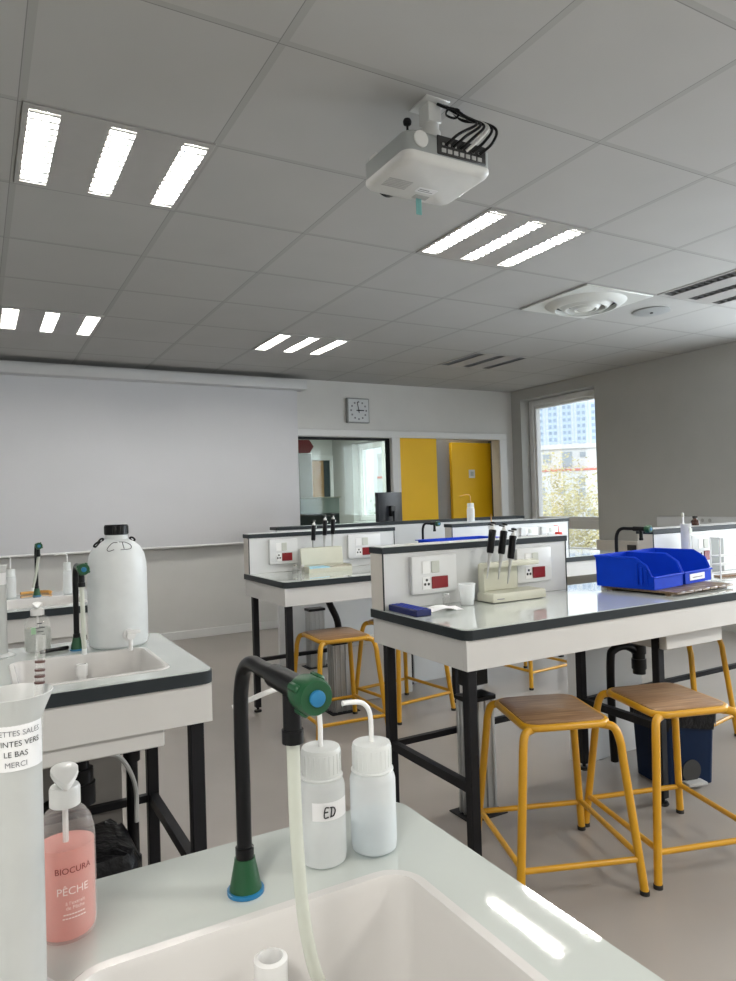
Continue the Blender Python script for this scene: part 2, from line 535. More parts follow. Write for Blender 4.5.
def window(n, hole, label):
    y0, y1, z0, z1 = hole
    g = bpy.data.objects.new('window_%d' % n, None); COL.objects.link(g)
    struct(g, label)
    fx0, fx1 = XR + .13, XR + .22
    def fr(a0, a1, b0, b1, x0=fx0, x1=fx1):
        mb = MB()
        w = .075
        mb.box(x0, x1, a0, a0 + w, b0, b1, .006, 1).box(x0, x1, a1 - w, a1, b0, b1, .006, 1)
        mb.box(x0, x1, a0 + w, a1 - w, b1 - w, b1, .006, 1).box(x0, x1, a0 + w, a1 - w, b0, b0 + w, .006, 1)
        return mb
    mb = fr(y0 + .01, y1 - .01, z0 + .01, z1 - .01)
    if n < 4: mb.box(fx0, fx1, y0 + .08, y1 - .08, .935, 1.045, .006, 1)
    mb.build('window_frame', M['trim'], g)
    zz = 1.04 if n < 4 else z0 + .07
    mb = MB(); w = .045; a0, a1, b0, b1 = y0 + .075, y1 - .075, zz, z1 - .075
    x0, x1 = fx0 + .02, fx1 + .01
    mb.box(x0, x1, a0, a0 + w, b0, b1, .006, 1).box(x0, x1, a1 - w, a1, b0, b1, .006, 1)
    mb.box(x0, x1, a0 + w, a1 - w, b1 - w, b1, .006, 1).box(x0, x1, a0 + w, a1 - w, b0, b0 + w, .006, 1)
    mb.build('window_sash', M['trim'], g)
    MB().box(fx0 + .06, fx0 + .066, y0 + .11, y1 - .11, zz + .03, z1 - .11).build('window_pane', M['pane'], g)
    if n < 4:
        MB().box(fx0 + .05, fx0 + .056, y0 + .08, y1 - .08, z0 + .08, .94).build('window_pane', M['pane'], g)
    MB().box(XR - .02, fx0, y0 + .002, y1 - .002, z0 - .03, z0 - .001, .004, 1).build('window_sill', M['trim'], g)
window(1, W1, 'tall white framed window looking out on a tower block')
window(2, W2, 'tall window farther along the right wall')
window(3, W3, 'tall window at the rear of the right wall')
window(4, W4, 'window of the next room seen through the inner glazing')

# inner window and hatch surrounds on the front wall
g = bpy.data.objects.new('window_5', None); COL.objects.link(g); struct(g, 'black edged inner window in the front wall')
x0, x1, z0, z1 = WIN_IN
mb = MB(); w = .028
mb.box(x0, x0 + w, YF + .03, YF + .08, z0, z1).box(x1 - w, x1, YF + .03, YF + .08, z0, z1)
mb.box(x0 + w, x1 - w, YF + .03, YF + .08, z1 - w, z1).box(x0 + w, x1 - w, YF + .03, YF + .08, z0, z0 + w)
mb.build('window_frame', M['black_metal'], g)
MB().box(x0 + w, x1 - w, YF + .05, YF + .056, z0 + w, z1 - w).build('window_pane', M['inner_pane'], g)
mb = MB()
mb.box(2.89, 5.98, YF - .03, YF - .001, 2.105, 2.185, .004, 1)
mb.box(4.205, 4.32, YF - .03, YF - .001, 0, 2.105, .004, 1)
mb.box(5.86, 5.98, YF - .03, YF - .001, 0, 2.105, .004, 1)
mb.box(2.89, 2.96, YF - .03, YF - .001, .9, 2.105, .004, 1)
mb.box(2.96, 4.205, YF - .03, YF - .001, .9, 1.0, .004, 1)
struct(mb.build('trim_1', M['trim']), 'white framing around inner window and doorway')

# ------------------------------------------------------------------ next room and vestibule
struct(wall('wall_vestibule', 'y', 4.95, .08, 4.55, XR, 0, H, [], M['grey_wall'], 'grey wall behind the doorway'))
struct(MB().box(4.5, 4.55, YF + .14, 5.03, 0, H).build('wall_vestibule_side', M['grey_wall']), 'grey side wall of the vestibule')
d = bpy.data.objects.new('door_1', None); COL.objects.link(d); struct(d, 'bright yellow sliding door leaf in the doorway')
MB().box(4.323, 4.885, YF + .02, YF + .06, .005, 2.108, .003, 1).build('door_leaf', M['yellow_door'], d)
d = bpy.data.objects.new('door_2', None); COL.objects.link(d); struct(d, 'yellow door with white sign beyond the doorway')
MB().box(5.31, 5.965, 4.89, 4.945, .005, 2.09, .003, 1).build('door_leaf', M['yellow_door'], d)
MB().box(5.58, 5.68, 4.883, 4.8895, 1.62, 1.73, .002, 1).build('door_sign', M['paper'], d)
MB().box(5.605, 5.655, 4.881, 4.8825, 1.645, 1.705).build('door_sign_print', M['socket_grey'], d)
struct(MB().box(5.97, 6.095, 4.85, 4.945, 0, 2.12).build('door_2_jamb', M['dark_teal']), 'dark jamb beside the yellow door')

t = thing('tall_cabinet', 'tall grey cabinet with a maroon box on it behind the inner window', 'cabinet', (4.0, 7.05, 0))
MB().box(3.6, 4.27, 7.0, 7.5, 0, 2.1, .008, 1).build('cabinet_body', M['cab_grey'], t, (4.0, 7.05, 0))
MB().box(3.93, 3.94, 6.995, 7.0, .05, 2.05).build('door_gap', M['hole'], t, (4.0, 7.05, 0))
mb = MB()
mb.loft([[(3.75, y, 2.102), (4.24, y, 2.102), (4.31, y, 2.2), (4.24, y, 2.3), (3.75, y, 2.3)] for y in (7.02, 7.4)], True, True)
tag(mb.build('storage_box', M['maroon']), 'maroon box lying on the tall grey cabinet', 'box')
t = thing('display_cabinet', 'low dark cabinet with a greenish glass hood in the next room', 'cabinet', (4.1, 6.4, 0))
o_ = (4.1, 6.4, 0)
MB().box(3.55, 4.3, 6.2, 6.7, 0, 1.2, .006, 1).build('cabinet_body', M['dark_teal'], t, o_)
MB().box(3.55, 4.3, 6.2, 6.7, 1.203, 1.41, .004, 1).build('glass_hood', M['teal_glass'], t, o_)
MB().box(3.53, 4.32, 6.18, 6.72, 1.412, 1.43, .003, 1).build('hood_top', M['socket_grey'], t, o_)
d = bpy.data.objects.new('door_3', None); COL.objects.link(d); struct(d, 'half open brown door in the far wall of the next room')
mb = MB(); mb.box(5.53, 5.6, 9.95, 9.999, 0, 2.28, .003, 1).box(6.02, 6.09, 9.95, 9.999, 0, 2.28, .003, 1).box(5.6, 6.02, 9.95, 9.999, 2.19, 2.28, .003, 1)
mb.build('door_frame', M['trim'], d)
MB().box(5.605, 5.88, 9.97, 9.999, .005, 2.185).build('door_leaf', M['brown_door'], d)
MB().box(5.885, 6.015, 9.97, 9.999, .005, 2.185).build('door_opening', M['dark_teal'], d)

# ------------------------------------------------------------------ projection screen
t = thing('projection_screen', 'wide white pull-down projection screen on the front wall', 'projection screen', (.7, 4.53, .93))
o_ = (.7, 4.53, .93)
MB().box(-1.65, 3.02, 4.36, 4.56, 2.59, 2.69, .015, 2).build('roller_case', M['screen_case'], t, o_)
mb = MB()
n = 24
for k in range(n):
    a, b = -1.55 + (4.5 * k / n), -1.55 + (4.5 * (k + 1) / n)
    mb.quad((a, 4.50, .955), (b, 4.50, .955), (b, 4.49, 2.6), (a, 4.49, 2.6))
bmesh.ops.remove_doubles(mb.bm, verts=mb.bm.verts, dist=1e-5)
mb.build('screen_cloth', M['screen'], t, o_, fix=False)
MB().tube([(-1.56, 4.50, .95), (2.955, 4.50, .95)], .011, 10).build('bottom_bar', M['white_plastic'], t, o_)

# ------------------------------------------------------------------ clock
t = thing('wall_clock', 'square grey wall clock with white face above the inner window', 'clock', (3.75, YF - .001, 2.41))
MB().box(-.145, .145, -.05, 0, -.145, .145, .008, 2).build('clock_case', M['clock_body'], t)
f = MB().box(-.132, .132, -.0525, -.0505, -.132, .132, .001, 1).build('clock_face', M['clock_face'], t)
mb = MB()
for k in range(12):
    a = 2 * PI * k / 12; r = .1; s = .010
    cx, cz = r * math.sin(a), r * math.cos(a)
    mb.box(cx - s, cx + s, -.0545, -.0528, cz - s, cz + s)
mb.build('hour_marks', M['ink_grey'], f)
def hand(ang, ln, w):
    return MB().box(-w, w, -.058, -.055, -.03, ln, mat=Matrix.Rotation(ang, 4, 'Y'))
hand(RAD(89), .07, .006).build('hour_hand', M['ink'], t)
hand(RAD(-10), .1, .004).build('minute_hand', M['ink'], t)
MB().lathe([(.012, -.061), (.012, -.0585)], 16, axis='y').build('clock_hub', M['ink'], t)

# ------------------------------------------------------------------ ceiling lights
STRIPS = [(.035, .185), (.435, .57), (.83, .97)]
def luminaire(i, j, lit, label):
    grp = 'lit recessed ceiling lights' if lit else 'unlit recessed ceiling lights'
    t = thing('ceiling_light', label, 'ceiling light', ((i + .5) * T, (j + .5) * T, H), 0, grp)
    h = T / 2
    mb = MB()
    xs = [-h + .003]
    for a, b in STRIPS: xs += [(a - .5) * T, (b - .5) * T]
    xs.append(h - .003)
    ya, yb = -h + .035, h - .035
    for k in range(0, len(xs), 2):
        mb.box(xs[k], xs[k + 1], ya, yb, -.004, .002)
    mb.box(-h + .003, h - .003, -h + .003, ya, -.004, .002).box(-h + .003, h - .003, yb, h - .003, -.004, .002)
    mb.build('panel', M['lamp_panel'], t)
    for a, b in STRIPS:
        a, b = (a - .5) * T, (b - .5) * T
        if lit:
            tr = MB()
            dz = .045
            tr.quad((a, ya, dz), (a, yb, dz), (b, yb, dz), (b, ya, dz))
            tr.quad((a, ya, 0), (a, yb, 0), (a, yb, dz), (a, ya, dz)).quad((b, ya, 0), (b, yb, 0), (b, yb, dz), (b, ya, dz))
            tr.quad((a, ya, 0), (b, ya, 0), (b, ya, dz), (a, ya, dz)).quad((a, yb, 0), (b, yb, 0), (b, yb, dz), (a, yb, dz))
            c = tr.build('lamp_trough', M['louvre'], t)
            MB().box((a + b) / 2 - .02, (a + b) / 2 + .02, ya + .03, yb - .03, .008, .022).build('tube', M['lamp_on'], c)
            lv = MB()
            for q in range(13):
                y = ya + .02 + (yb - ya - .04) * q / 12
                lv.box(a + .001, b - .001, y - .0065, y + .0065, -.0035, .003)
            lv.build('louvre', M['vent_grey'], c)
        else:
            tr = MB()
            dz = .05
            tr.quad((a, ya, dz), (a, yb, dz), (b, yb, dz), (b, ya, dz))
            tr.quad((a, ya, 0), (a, yb, 0), (a, yb, dz), (a, ya, dz)).quad((b, ya, 0), (b, yb, 0), (b, yb, dz), (b, ya, dz))
            tr.quad((a, ya, 0), (b, ya, 0), (b, ya, dz), (a, ya, dz)).quad((a, yb, 0), (b, yb, 0), (b, yb, dz), (a, yb, dz))
            c = tr.build('lamp_trough', M['louvre_dark'], t)
            lv = MB()
            for q in range(13):
                y = ya + .02 + (yb - ya - .04) * q / 12
                lv.box(a + .001, b - .001, y - .002, y + .002, -.002, .03)
            lv.build('louvre', M['louvre_dark'], c)
    return t
luminaire(0, 0, True, 'large lit ceiling light at upper left, three bright strips')
luminaire(3, 0, True, 'lit ceiling light just right of the projector')
luminaire(0, 4, True, 'lit ceiling light above the left part of the projection screen')
luminaire(3, 4, True, 'lit ceiling light above the right end of the projection screen')
luminaire(6, 4, False, 'unlit ceiling light with dark strips near the front wall corner')
luminaire(6, 0, False, 'unlit ceiling light with dark strips at the right picture edge')

t = thing('air_diffuser', 'round stepped air diffuser on a square ceiling plate', 'air diffuser', ((DIFF[0] + .5) * T, (DIFF[1] + .5) * T, H))
h = T / 2 - .012
MB().box(-h, h, -h, h, -.012, -.001, .003, 1).build('plate', M['diffuser'], t)
for r0, r1, z0, z1 in ((.285, .225, -.0125, -.05), (.2, .15, -.013, -.055), (.125, .085, -.014, -.06)):
    MB().lathe([(r0, z0), (r0 - .01, z0 - .008), (r1, z1), (r1 - .012, z1), (r1 - .006, z0)], 48, cap=False).build('diffuser_ring', M['diffuser'], t)
MB().lathe([(0, -.06), (.05, -.06), (.07, -.045), (.072, -.013)], 40, cap=False).build('diffuser_hub', M['diffuser'], t)
mb = MB().lathe([(.22, -.0125), (.22, -.0145), (.09, -.0145)], 40, cap=False)
mb.build('dark_slot', M['hole'], t)
t = thing('ceiling_speaker', 'flat round grey speaker set in a ceiling tile', 'speaker', (6.5 * T + .0, 1.46 * T, H))
MB().lathe([(.135, -.001), (.135, -.009), (.12, -.013), (0, -.015)], 40).build('grille', M['grille'], t)
MB().lathe([(.012, -.0155), (.012, -.02), (0, -.021)], 16).build('speaker_badge', M['hole'], t)

# ------------------------------------------------------------------ projector
PX, PY, PZ = 1.265, -.56, 2.47
t = thing('projector', 'white ceiling mounted projector with black cables at its back', 'projector', (PX, PY, PZ))
bx0, bx1, by0, by1 = -.185, .175, -.15, .145
mb = MB()
mb.loft([rrect(bx0 + .02, bx1 - .02, by0 + .02, by1 - .02, .03, .0), rrect(bx0 + .006, bx1 - .006, by0 + .006, by1 - .006, .035, .008), rrect(bx0, bx1, by0, by1, .035, .018),
         rrect(bx0, bx1, by0, by1, .035, .03)], True, True)
mb.build('lower_shell', M['projector'], t)
mb = MB()
mb.loft([rrect(bx0 + .001, bx1 - .001, by0 + .001, by1 - .001, .035, .0302), rrect(bx0 + .001, bx1 - .001, by0 + .001, by1 - .001, .035, .09), rrect(bx0 + .02, bx1 - .02, by0 + .02, by1 - .02, .04, .108)], True, True)
up_ = mb.build('upper_shell', M['projector_grey'], t)
mb = MB(); mb.box(-.06, bx1 - .03, by0 - .003, by0 + .004, .035, .1, .003, 1)
rec = mb.build('port_panel', M['hole'], t)
mb = MB()
for k in range(7):
    x = -.045 + k * .025
    mb.box(x, x + .018, by0 - .007, by0 - .0035, .042, .056, .001, 1)
    mb.box(x + .003, x + .012, by0 - .007, by0 - .0035, .066, .074, .001, 1)
mb.build('port', M['vent_grey'], rec)
MB().lathe([(.028, -.0005), (.027, -.004), (0, -.004)], 28, (-.125, by0 - .0002, .07), axis='y').build('round_cover', M['projector'], up_)
MB().lathe([(.05, .0), (.05, .03), (.04, .04)], 28, (-.08, by1 - .025, .052), axis='y').build('lens_barrel', M['black_plastic'], t)
MB().box(-.17, -.1, .07, .12, .1, .118, .006, 2).build('focus_cover', M['projector'], t)
mb = MB()
mb.lathe([(.004, .1), (.004, .13), (.013, .131), (.015, .14), (.012, .148), (0, .149)], 16, (-.15, -.11, 0))
mb.build('foot_knob', M['black_plastic'], t)
mb = MB()
for k in range(6): mb.box(-.155, -.06, .0 + k * .011, .006 + k * .011, -.0015, .0005)
mb.build('vent', M['vent_grey'], t)
lb = MB().box(-.02, .06, .02, .055, -.0016, .0003).build('rating_label', M['paper'], t)
MB().box(-.012, .03, .03, .034, -.0022, -.0018).box(-.012, .05, .042, .045, -.0022, -.0018).build('rating_print', M['ink_grey'], lb)
MB().box(.0, .06, .075, .105, -.002, .0003).build('filter_latch', M['vent_grey'], t)
MB().box(.016, .04, .098, .102, -.062, -.0025, .001, 1).build('pull_tab', M['teal'], t)
mb = MB().lathe([(.085, .104), (.085, .112), (.07, .124), (.04, .13)], 40, (.0, -.02, 0))
mb.build('mount_disc', M['projector'], t)
mb = MB().lathe([(.035, .13), (.035, .175), (.03, .176), (.03, .21)], 28, (-.0, -.03, 0))
mb.box(-.028, .028, -.06, 0, .2, .273, .003, 1)
mb.build('mount_post', M['projector'], t)
MB().box(-.05, .05, -.085, .03, .268, .2745, .002, 1).build('ceiling_plate', M['projector'], t)
for k, (bend, px, m_) in enumerate(((.07, -.03, 'black_plastic'), (.082, .0, 'black_plastic'), (.094, .03, 'black_plastic'), (.108, .055, 'projector'), (.12, .08, 'black_plastic'), (.135, .112, 'black_plastic'))):
    w_ = .006 * (k - 2.5)
    pts = [(.012 + w_ * .4, -.066, .262), (.035 + w_ * .6, -.085, .245), (.065 + w_, -.11, .215 - w_), (bend, -.15, .185), (bend + .012 + .004 * k, -.185, .15), (px + .03, -.19, .095), (px, by0 - .008, .065)]
    MB().tube(pts, .0052, 8, 6).build('cable', M[m_], t)
MB().tube([(.03, -.10, .232), (.055, -.125, .222), (.06, -.10, .208), (.035, -.08, .222)], .004, 8, 4, closed=True).build('cable_tie', M['black_plastic'], t)

# ------------------------------------------------------------------ lab benches
def slab(mb, x0, x1, y0, y1, z0, z1, holes=(), rc=0., corners=()):
    xs = sorted({x0, x1, *[h[0] for h in holes], *[h[1] for h in holes]})
    ys = sorted({y0, y1, *[h[2] for h in holes], *[h[3] for h in holes]})
    b2 = bmesh.new()
    V = {}
    def v(x, y):
        if (x, y) not in V: V[(x, y)] = b2.verts.new((x, y, z1))
        return V[(x, y)]
    fs = []
    for a, b in zip(xs, xs[1:]):
        for c, d in zip(ys, ys[1:]):
            if any(h[0] <= a and b <= h[1] and h[2] <= c and d <= h[3] for h in holes): continue
            fs.append(b2.faces.new((v(a, c), v(b, c), v(b, d), v(a, d))))
    if rc and corners:
        vs = [V[c] for c in corners if c in V]
        bmesh.ops.bevel(b2, geom=vs, offset=rc, segments=5, affect='VERTICES', profile=.5)
    r = bmesh.ops.extrude_face_region(b2, geom=list(b2.faces))
    bmesh.ops.translate(b2, vec=(0, 0, z0 - z1), verts=[e for e in r['geom'] if isinstance(e, bmesh.types.BMVert)])
    mb._merge(b2)
    return mb

ZT = .9
def sink_part(root, o_, x0, x1, y0, y1, box=True, depth=.19):
    mb = MB()
    r = .03
    e = .014
    mb.loft([rrect(x0 - e, x1 + e, y0 - e, y1 + e, r + e, ZT + .0006), rrect(x0 - e + .003, x1 + e - .003, y0 - e + .003, y1 + e - .003, r + e, ZT + .0035),
             rrect(x0, x1, y0, y1, r, ZT + .0028), rrect(x0 + .004, x1 - .004, y0 + .004, y1 - .004, r, ZT - .006),
             rrect(x0 + .012, x1 - .012, y0 + .012, y1 - .012, r, ZT - depth + .03), rrect(x0 + .022, x1 - .022, y0 + .022, y1 - .022, r, ZT - depth + .006),
             rrect(x0 + .05, x1 - .05, y0 + .05, y1 - .05, r, ZT - depth)], False, True)
    s = mb.build('sink', M['ceramic'], root, o_)
    # white standpipe by the far edge
    cx, cy = x0 + .185, y1 - .038
    mb = MB().lathe([(.0125, ZT - depth + .002), (.0125, ZT - .055), (.017, ZT - .053), (.0175, ZT - .02), (.013, ZT - .018), (.012, ZT - .04)], 20, (cx, cy, 0), cap=False)
    mb.build('standpipe', M['white_plastic'], s, o_)
    return s

def bench(label, x0, x1, yf, yb, panels, holes, legs, zt=ZT, group='lab benches', corners=(), hbars=True, sinkbox=None, trap=None, plates=(), skew=0.):
    o_ = (x0, yf, 0)
    t = thing('lab_bench', label, 'lab bench', o_, 0, group)
    cn = {'fl': (x0, yf), 'fr': (x1, yf), 'bl': (x0, yb), 'br': (x1, yb)}
    cs = [cn[c] for c in corners]
    mb = MB(); slab(mb, x0, x1, yf, yb, zt - .037, zt - .003, [(a - .006, b + .006, c - .006, d + .006) for a, b, c, d in holes], .035, cs)
    mb.build('worktop_edge', M['edge'], t, o_)
    i = .003
    cs2 = [(c[0] + (i if c[0] == x0 else -i), c[1] + (i if c[1] == yf else -i)) for c in cs]
    mb = MB(); slab(mb, x0 + i, x1 - i, yf + i, yb - i, zt - .0029, zt, holes, .033, cs2)
    mb.build('worktop', M['enamel'], t, o_)
    mb = MB(); a = .02; za, zb = zt - .143, zt - .0372
    ins = .008
    mb.box(x0 + ins, x1 - ins, yf + ins, yf + ins + a, za, zb, .001, 1).box(x0 + ins, x1 - ins, yb - ins - a, yb - ins, za, zb, .001, 1)
    mb.box(x0 + ins, x0 + ins + a, yf + ins + a, yb - ins - a, za, zb, .001, 1).box(x1 - ins - a, x1 - ins, yf + ins + a, yb - ins - a, za, zb, .001, 1)
    mb.build('apron', M['apron'], t, o_)
    for lx, ly in legs:
        hw = .019
        L = MB().box(lx - hw, lx + hw, ly - hw, ly + hw, .03, za - .0005 if False else zb - .001, .003, 1).build('leg', M['black_metal'], t, o_)
        MB().lathe([(.024, 0), (.026, .006), (.022, .014), (.009, .016), (.009, .03)], 16, (lx, ly, 0)).build('levelling_foot', M['black_plastic'], L, o_)
    zb_ = .335
    fl_, bl_ = legs[0::2], legs[1::2]
    def bar(p, q, hw, hz):
        b = MB(); d = Vector((q[0] - p[0], q[1] - p[1], 0)); n_ = d.normalized(); w_ = Vector((-n_.y, n_.x, 0)) * hw
        p0, q0 = Vector((*p, zb_)) + n_ * .0195, Vector((*q, zb_)) - n_ * .0195
        u_ = Vector((0, 0, hz))
        b.loft([[c_ - w_ - u_, c_ + w_ - u_, c_ + w_ + u_, c_ - w_ + u_] for c_ in (p0, q0)], True, True)
        b.build('crossbar', M['black_metal'], t, o_)
    for p, q in zip(fl_, bl_): bar(p, q, .014, .017)
    for p, q in zip(bl_, bl_[1:]): bar(p, q, .012, .012)
    for a, b, ya, yb_ in panels:
        p = MB().box(a + .003, b - .003, ya, yb_ - .0, zt + .0005, 1.132, .001, 1).build('service_panel', M['panel'], t, o_)
        MB().box(a - .004, b + .004, ya - .008, yb_ + .008, 1.1325, 1.158, .002, 1).build('panel_cap', M['edge'], p, o_)
        MB().box(a - .003, b + .003, ya - .007, yb_ + .007, 1.1582, 1.1615, .001, 1).build('panel_cap_top', M['panel'], p, o_)
        MB().box(a - .001, a + .0028, ya - .0025, yb_ - .001, zt + .0005, 1.132).build('panel_end', M['panel_end'], p, o_)
        MB().box(a - .002, a + .004, ya - .0055, ya - .0027, zt + .0005, 1.132).build('panel_edge_strip', M['edge'], p, o_)
        MB().box(b - .006, b - .001, ya - .003, ya - .0005, zt + .0005, 1.132).build('panel_edge_strip', M['edge'], p, o_)
    for (px0, px1, pz0, pz1, y, *plain) in plates:
        s = MB().box(px0, px1, y - .022, y - .0005, pz0, pz1, .006, 2).build('socket_plate', M['socket'], t, o_)
        w, hh = px1 - px0, pz1 - pz0
        ys = y - .0245
        if not plain: MB().box(px0 + w * .42, px0 + w * .78, ys - .004, y - .0225, pz0 + hh * .12, pz0 + hh * .44, .002, 1).build('red_socket', M['red'], s, o_)
        MB().box(px0 + w * .22, px0 + w * .40, ys, y - .0225, pz0 + hh * .12, pz0 + hh * .44, .002, 1).box(px0 + w * .22, px0 + w * .40, ys, y - .0225, pz0 + hh * .54, pz0 + hh * .86, .002, 1).build('white_socket', M['white_plastic'], s, o_)
        MB().box(px0 + w * .42, px0 + w * .60, ys - .002, y - .0225, pz0 + hh * .54, pz0 + hh * .86, .002, 1).build('cover_flap', M['socket_grey'], s, o_)
        mb = MB()
        for cx in (.27, .35):
            mb.lathe([(.006, 0), (.006, -.001), (0, -.001)], 12, (px0 + w * cx, ys - .0003, pz0 + hh * .25), axis='y')
        mb.lathe([(.006, 0), (.006, -.001), (0, -.001)], 12, (px0 + w * .31, ys - .0003, pz0 + hh * .36), axis='y')
        mb.build('socket_hole', M['hole'], s, o_)
    for h in holes:
        sink_part(t, o_, *h)
    if sinkbox:
        a, b, c, d, z0 = sinkbox
        MB().box(a, b, c, d, z0, za - .0006, .004, 1).build('sink_housing', M['apron'], t, o_)
    if skew:     # the bench end runs slightly out of square
        for o in t.children_recursive:
            for v_ in o.data.vertices: v_.co.x += skew * (v_.co.y if v_.co.y < .6 else .6 + (v_.co.y - .6) * 1.) * max(0., 1 - v_.co.x / 1.0)
    return t, o_

YFm, YBm = -.677, -.018
PLm = [(1.415, 1.645, .955, 1.113, -.122), (1.985, 2.195, .955, 1.113, -.122), (3.22, 3.44, .955, 1.113, -.122)]
main, om = bench('nearest right hand lab bench carrying blue bins and a pipette stand', 1.283, 4.2, YFm, YBm, [(1.286, 2.31, -.122, -.026), (2.93, 4.19, -.122, -.026)], [],
    [(1.335, -.62), (1.335, -.075), (2.41, -.545), (2.43, -.075), (4.1, -.62), (4.1, -.075)], corners=('fl',), plates=PLm, sinkbox=(2.40, 2.78, -.60, -.2, .675))
MB().box(2.47, 2.92, -.03, .06, .0, .752, .002, 1).build('back_panel', M['panel'], main, om)
mb = MB()
mb.tube([(2.70, -.2, .58), (2.70, -.2, .455)], .031, 16)
mb.lathe([(.036, .48), (.036, .53)], 16, (2.70, -.2, 0)).lathe([(.036, .555), (.036, .6)], 16, (2.70, -.2, 0))
mb.tube([(2.70, -.2, .6), (2.70, -.2, .674)], .02, 12)
mb.tube([(2.70, -.2, .56), (2.62, -.19, .60), (2.56, -.17, .585), (2.545, -.16, .53), (2.575, -.13, .25), (2.595, -.12, .02)], .02, 14)
mb.build('drain_trap', M['black_plastic'], main, om)
YF2, YB2 = 1.15, 1.835
PL2 = [(1.51, 1.71, .955, 1.117, 1.74), (2.09, 2.35, .955, 1.12, 1.74), (3.66, 3.84, 1.0, 1.1, 1.74, 1), (3.88, 4.08, 1.0, 1.1, 1.74, 1)]
far, of = bench('right hand lab bench behind the nearest one, carrying an open pipette tip box', 1.37, 4.24, YF2, YB2, [(1.373, 2.48, 1.74, 1.83), (2.99, 4.2, 1.74, 1.83)], [],
    [(1.42, 1.21), (1.42, 1.775), (2.6, 1.21), (2.6, 1.775), (4.1, 1.21), (4.1, 1.775)], corners=('fl',), plates=PL2, sinkbox=(2.55, 2.95, 1.25, 1.6, .68))
MB().box(2.64, 3.2, 1.78, 1.82, 0, .752, .002, 1).build('back_panel', M['panel'], far, of)
MB().tube([(1.80, 1.5, .755), (1.83, 1.49, .68), (1.87, 1.48, .58), (1.88, 1.48, .46)], .022, 12).build('cable_hose', M['black_plastic'], far, of)

t, ol = bench('left hand lab bench with sink, carrying the big white carboy', -2.3, .405, -.70, -.002, [], [(-.075, .296, -.61, -.268)],
    [(.362, -.645), (.362, -.055), (-.9, -.645), (-.9, -.055), (-2.2, -.645), (-2.2, -.055)], corners=('fr', 'br'), sinkbox=(-.12, .27, -.676, -.24, .708))
mb = MB()
mb.tube([(.09, -.4, .6), (.09, -.4, .5)], .034, 16).lathe([(.039, .5), (.039, .56)], 16, (.09, -.4, 0))
mb.tube([(.09, -.4, .6), (.09, -.4, .707)], .022, 12)
mb.tube([(.25, -.3, .705), (.25, -.3, .02)], .018, 12)
mb.lathe([(.026, .56), (.026, .62)], 14, (.25, -.3, 0)).lathe([(.024, .2), (.024, .26)], 14, (.25, -.3, 0))
mb.tube([(.09, -.4, .53), (.0, -.38, .5), (-.08, -.36, .45)], .018, 12)
mb.build('drain_trap', M['black_plastic'], t, ol)
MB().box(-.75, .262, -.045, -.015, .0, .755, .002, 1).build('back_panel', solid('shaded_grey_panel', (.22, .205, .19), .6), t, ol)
MB().tube([(.12, -.38, .62), (.2, -.36, .6), (.25, -.34, .5), (.255, -.335, .38)], .007, 8).build('grey_waste_hose', M['vent_grey'], t, ol)
t, o3 = bench('left hand lab bench nearest the projection screen', -2.3, .39, .96, 1.66, [], [(-.075, .296, 1.06, 1.40)],
    [(.345, 1.015), (.345, 1.605), (-.9, 1.015), (-.9, 1.605)], corners=('fr', 'br'), sinkbox=(-.12, .27, 1.0, 1.45, .7))
t, of_ = bench('closest lab bench with white sink at the bottom of the picture', -2.3, .387, -2.43, -1.687, [], [(-.09, .28, -2.23, -1.875)],
    [(.33, -2.37), (.33, -1.745), (-.9, -2.37), (-.9, -1.745)], corners=('fr', 'br'), sinkbox=(-.12, .31, -2.3, -1.83, .65))

# teacher bench
o_ = (2.0, 2.85, 0)
t = thing('teacher_desk', 'teacher desk with high white front panel and dark cap by the doorway', 'desk', o_)
MB().box(2.02, 4.7, 2.86, 2.9, 0, 1.13, .002, 1).build('front_panel', M['panel'], t, o_)
MB().box(2.01, 4.71, 2.85, 3.0, 1.1305, 1.157, .002, 1).build('panel_cap', M['edge'], t, o_)
MB().box(2.45, 4.7, 2.905, 3.6, .72, .75, .002, 1).build('worktop', M['panel'], t, o_)
MB().box(2.65, 2.68, 2.905, 3.58, 0, .719, .002, 1).build('side_panel', M['panel'], t, o_)
MB().box(4.67, 4.7, 2.905, 3.6, 0, .719, .002, 1).build('side_panel', M['panel'], t, o_)
# monitor on the teacher desk, turned away
t = thing('monitor', 'black computer monitor on the teacher desk, turned away', 'monitor', (3.33, 3.2, .7505), RAD(34))
MB().box(-.13, .13, -.09, .09, 0, .012, .004, 1).build('stand_base', M['monitor'], t)
MB().box(-.025, .025, -.055, -.035, .0125, .5, .004, 1).build('stand_arm', M['monitor'], t)
MB().box(-.27, .27, -.005, .03, .37, .68, .006, 2).build('display', M['monitor'], t)
MB().box(-.05, .05, -.034, -.0055, .45, .55, .004, 1).build('mount_bracket', M['black_plastic'], t)
t = thing('storage_unit', 'low white storage unit under the second right hand bench', 'cabinet', (2.2, 1.5, 0))
o_ = (2.2, 1.5, 0)
MB().box(2.03, 2.5, 1.59, 1.735, .0, .38, .003, 1).build('unit_body', M['apron'], t, o_)
MB().box(2.02, 2.51, 1.575, 1.735, .3805, .41, .004, 1).build('unit_lid', M['panel'], t, o_)
MB().lathe([(.008, 0), (.008, -.012), (.016, -.014), (.016, -.024), (0, -.026)], 14, (2.3, 1.574, .397), axis='y').build('knob', M['black_plastic'], t, o_)

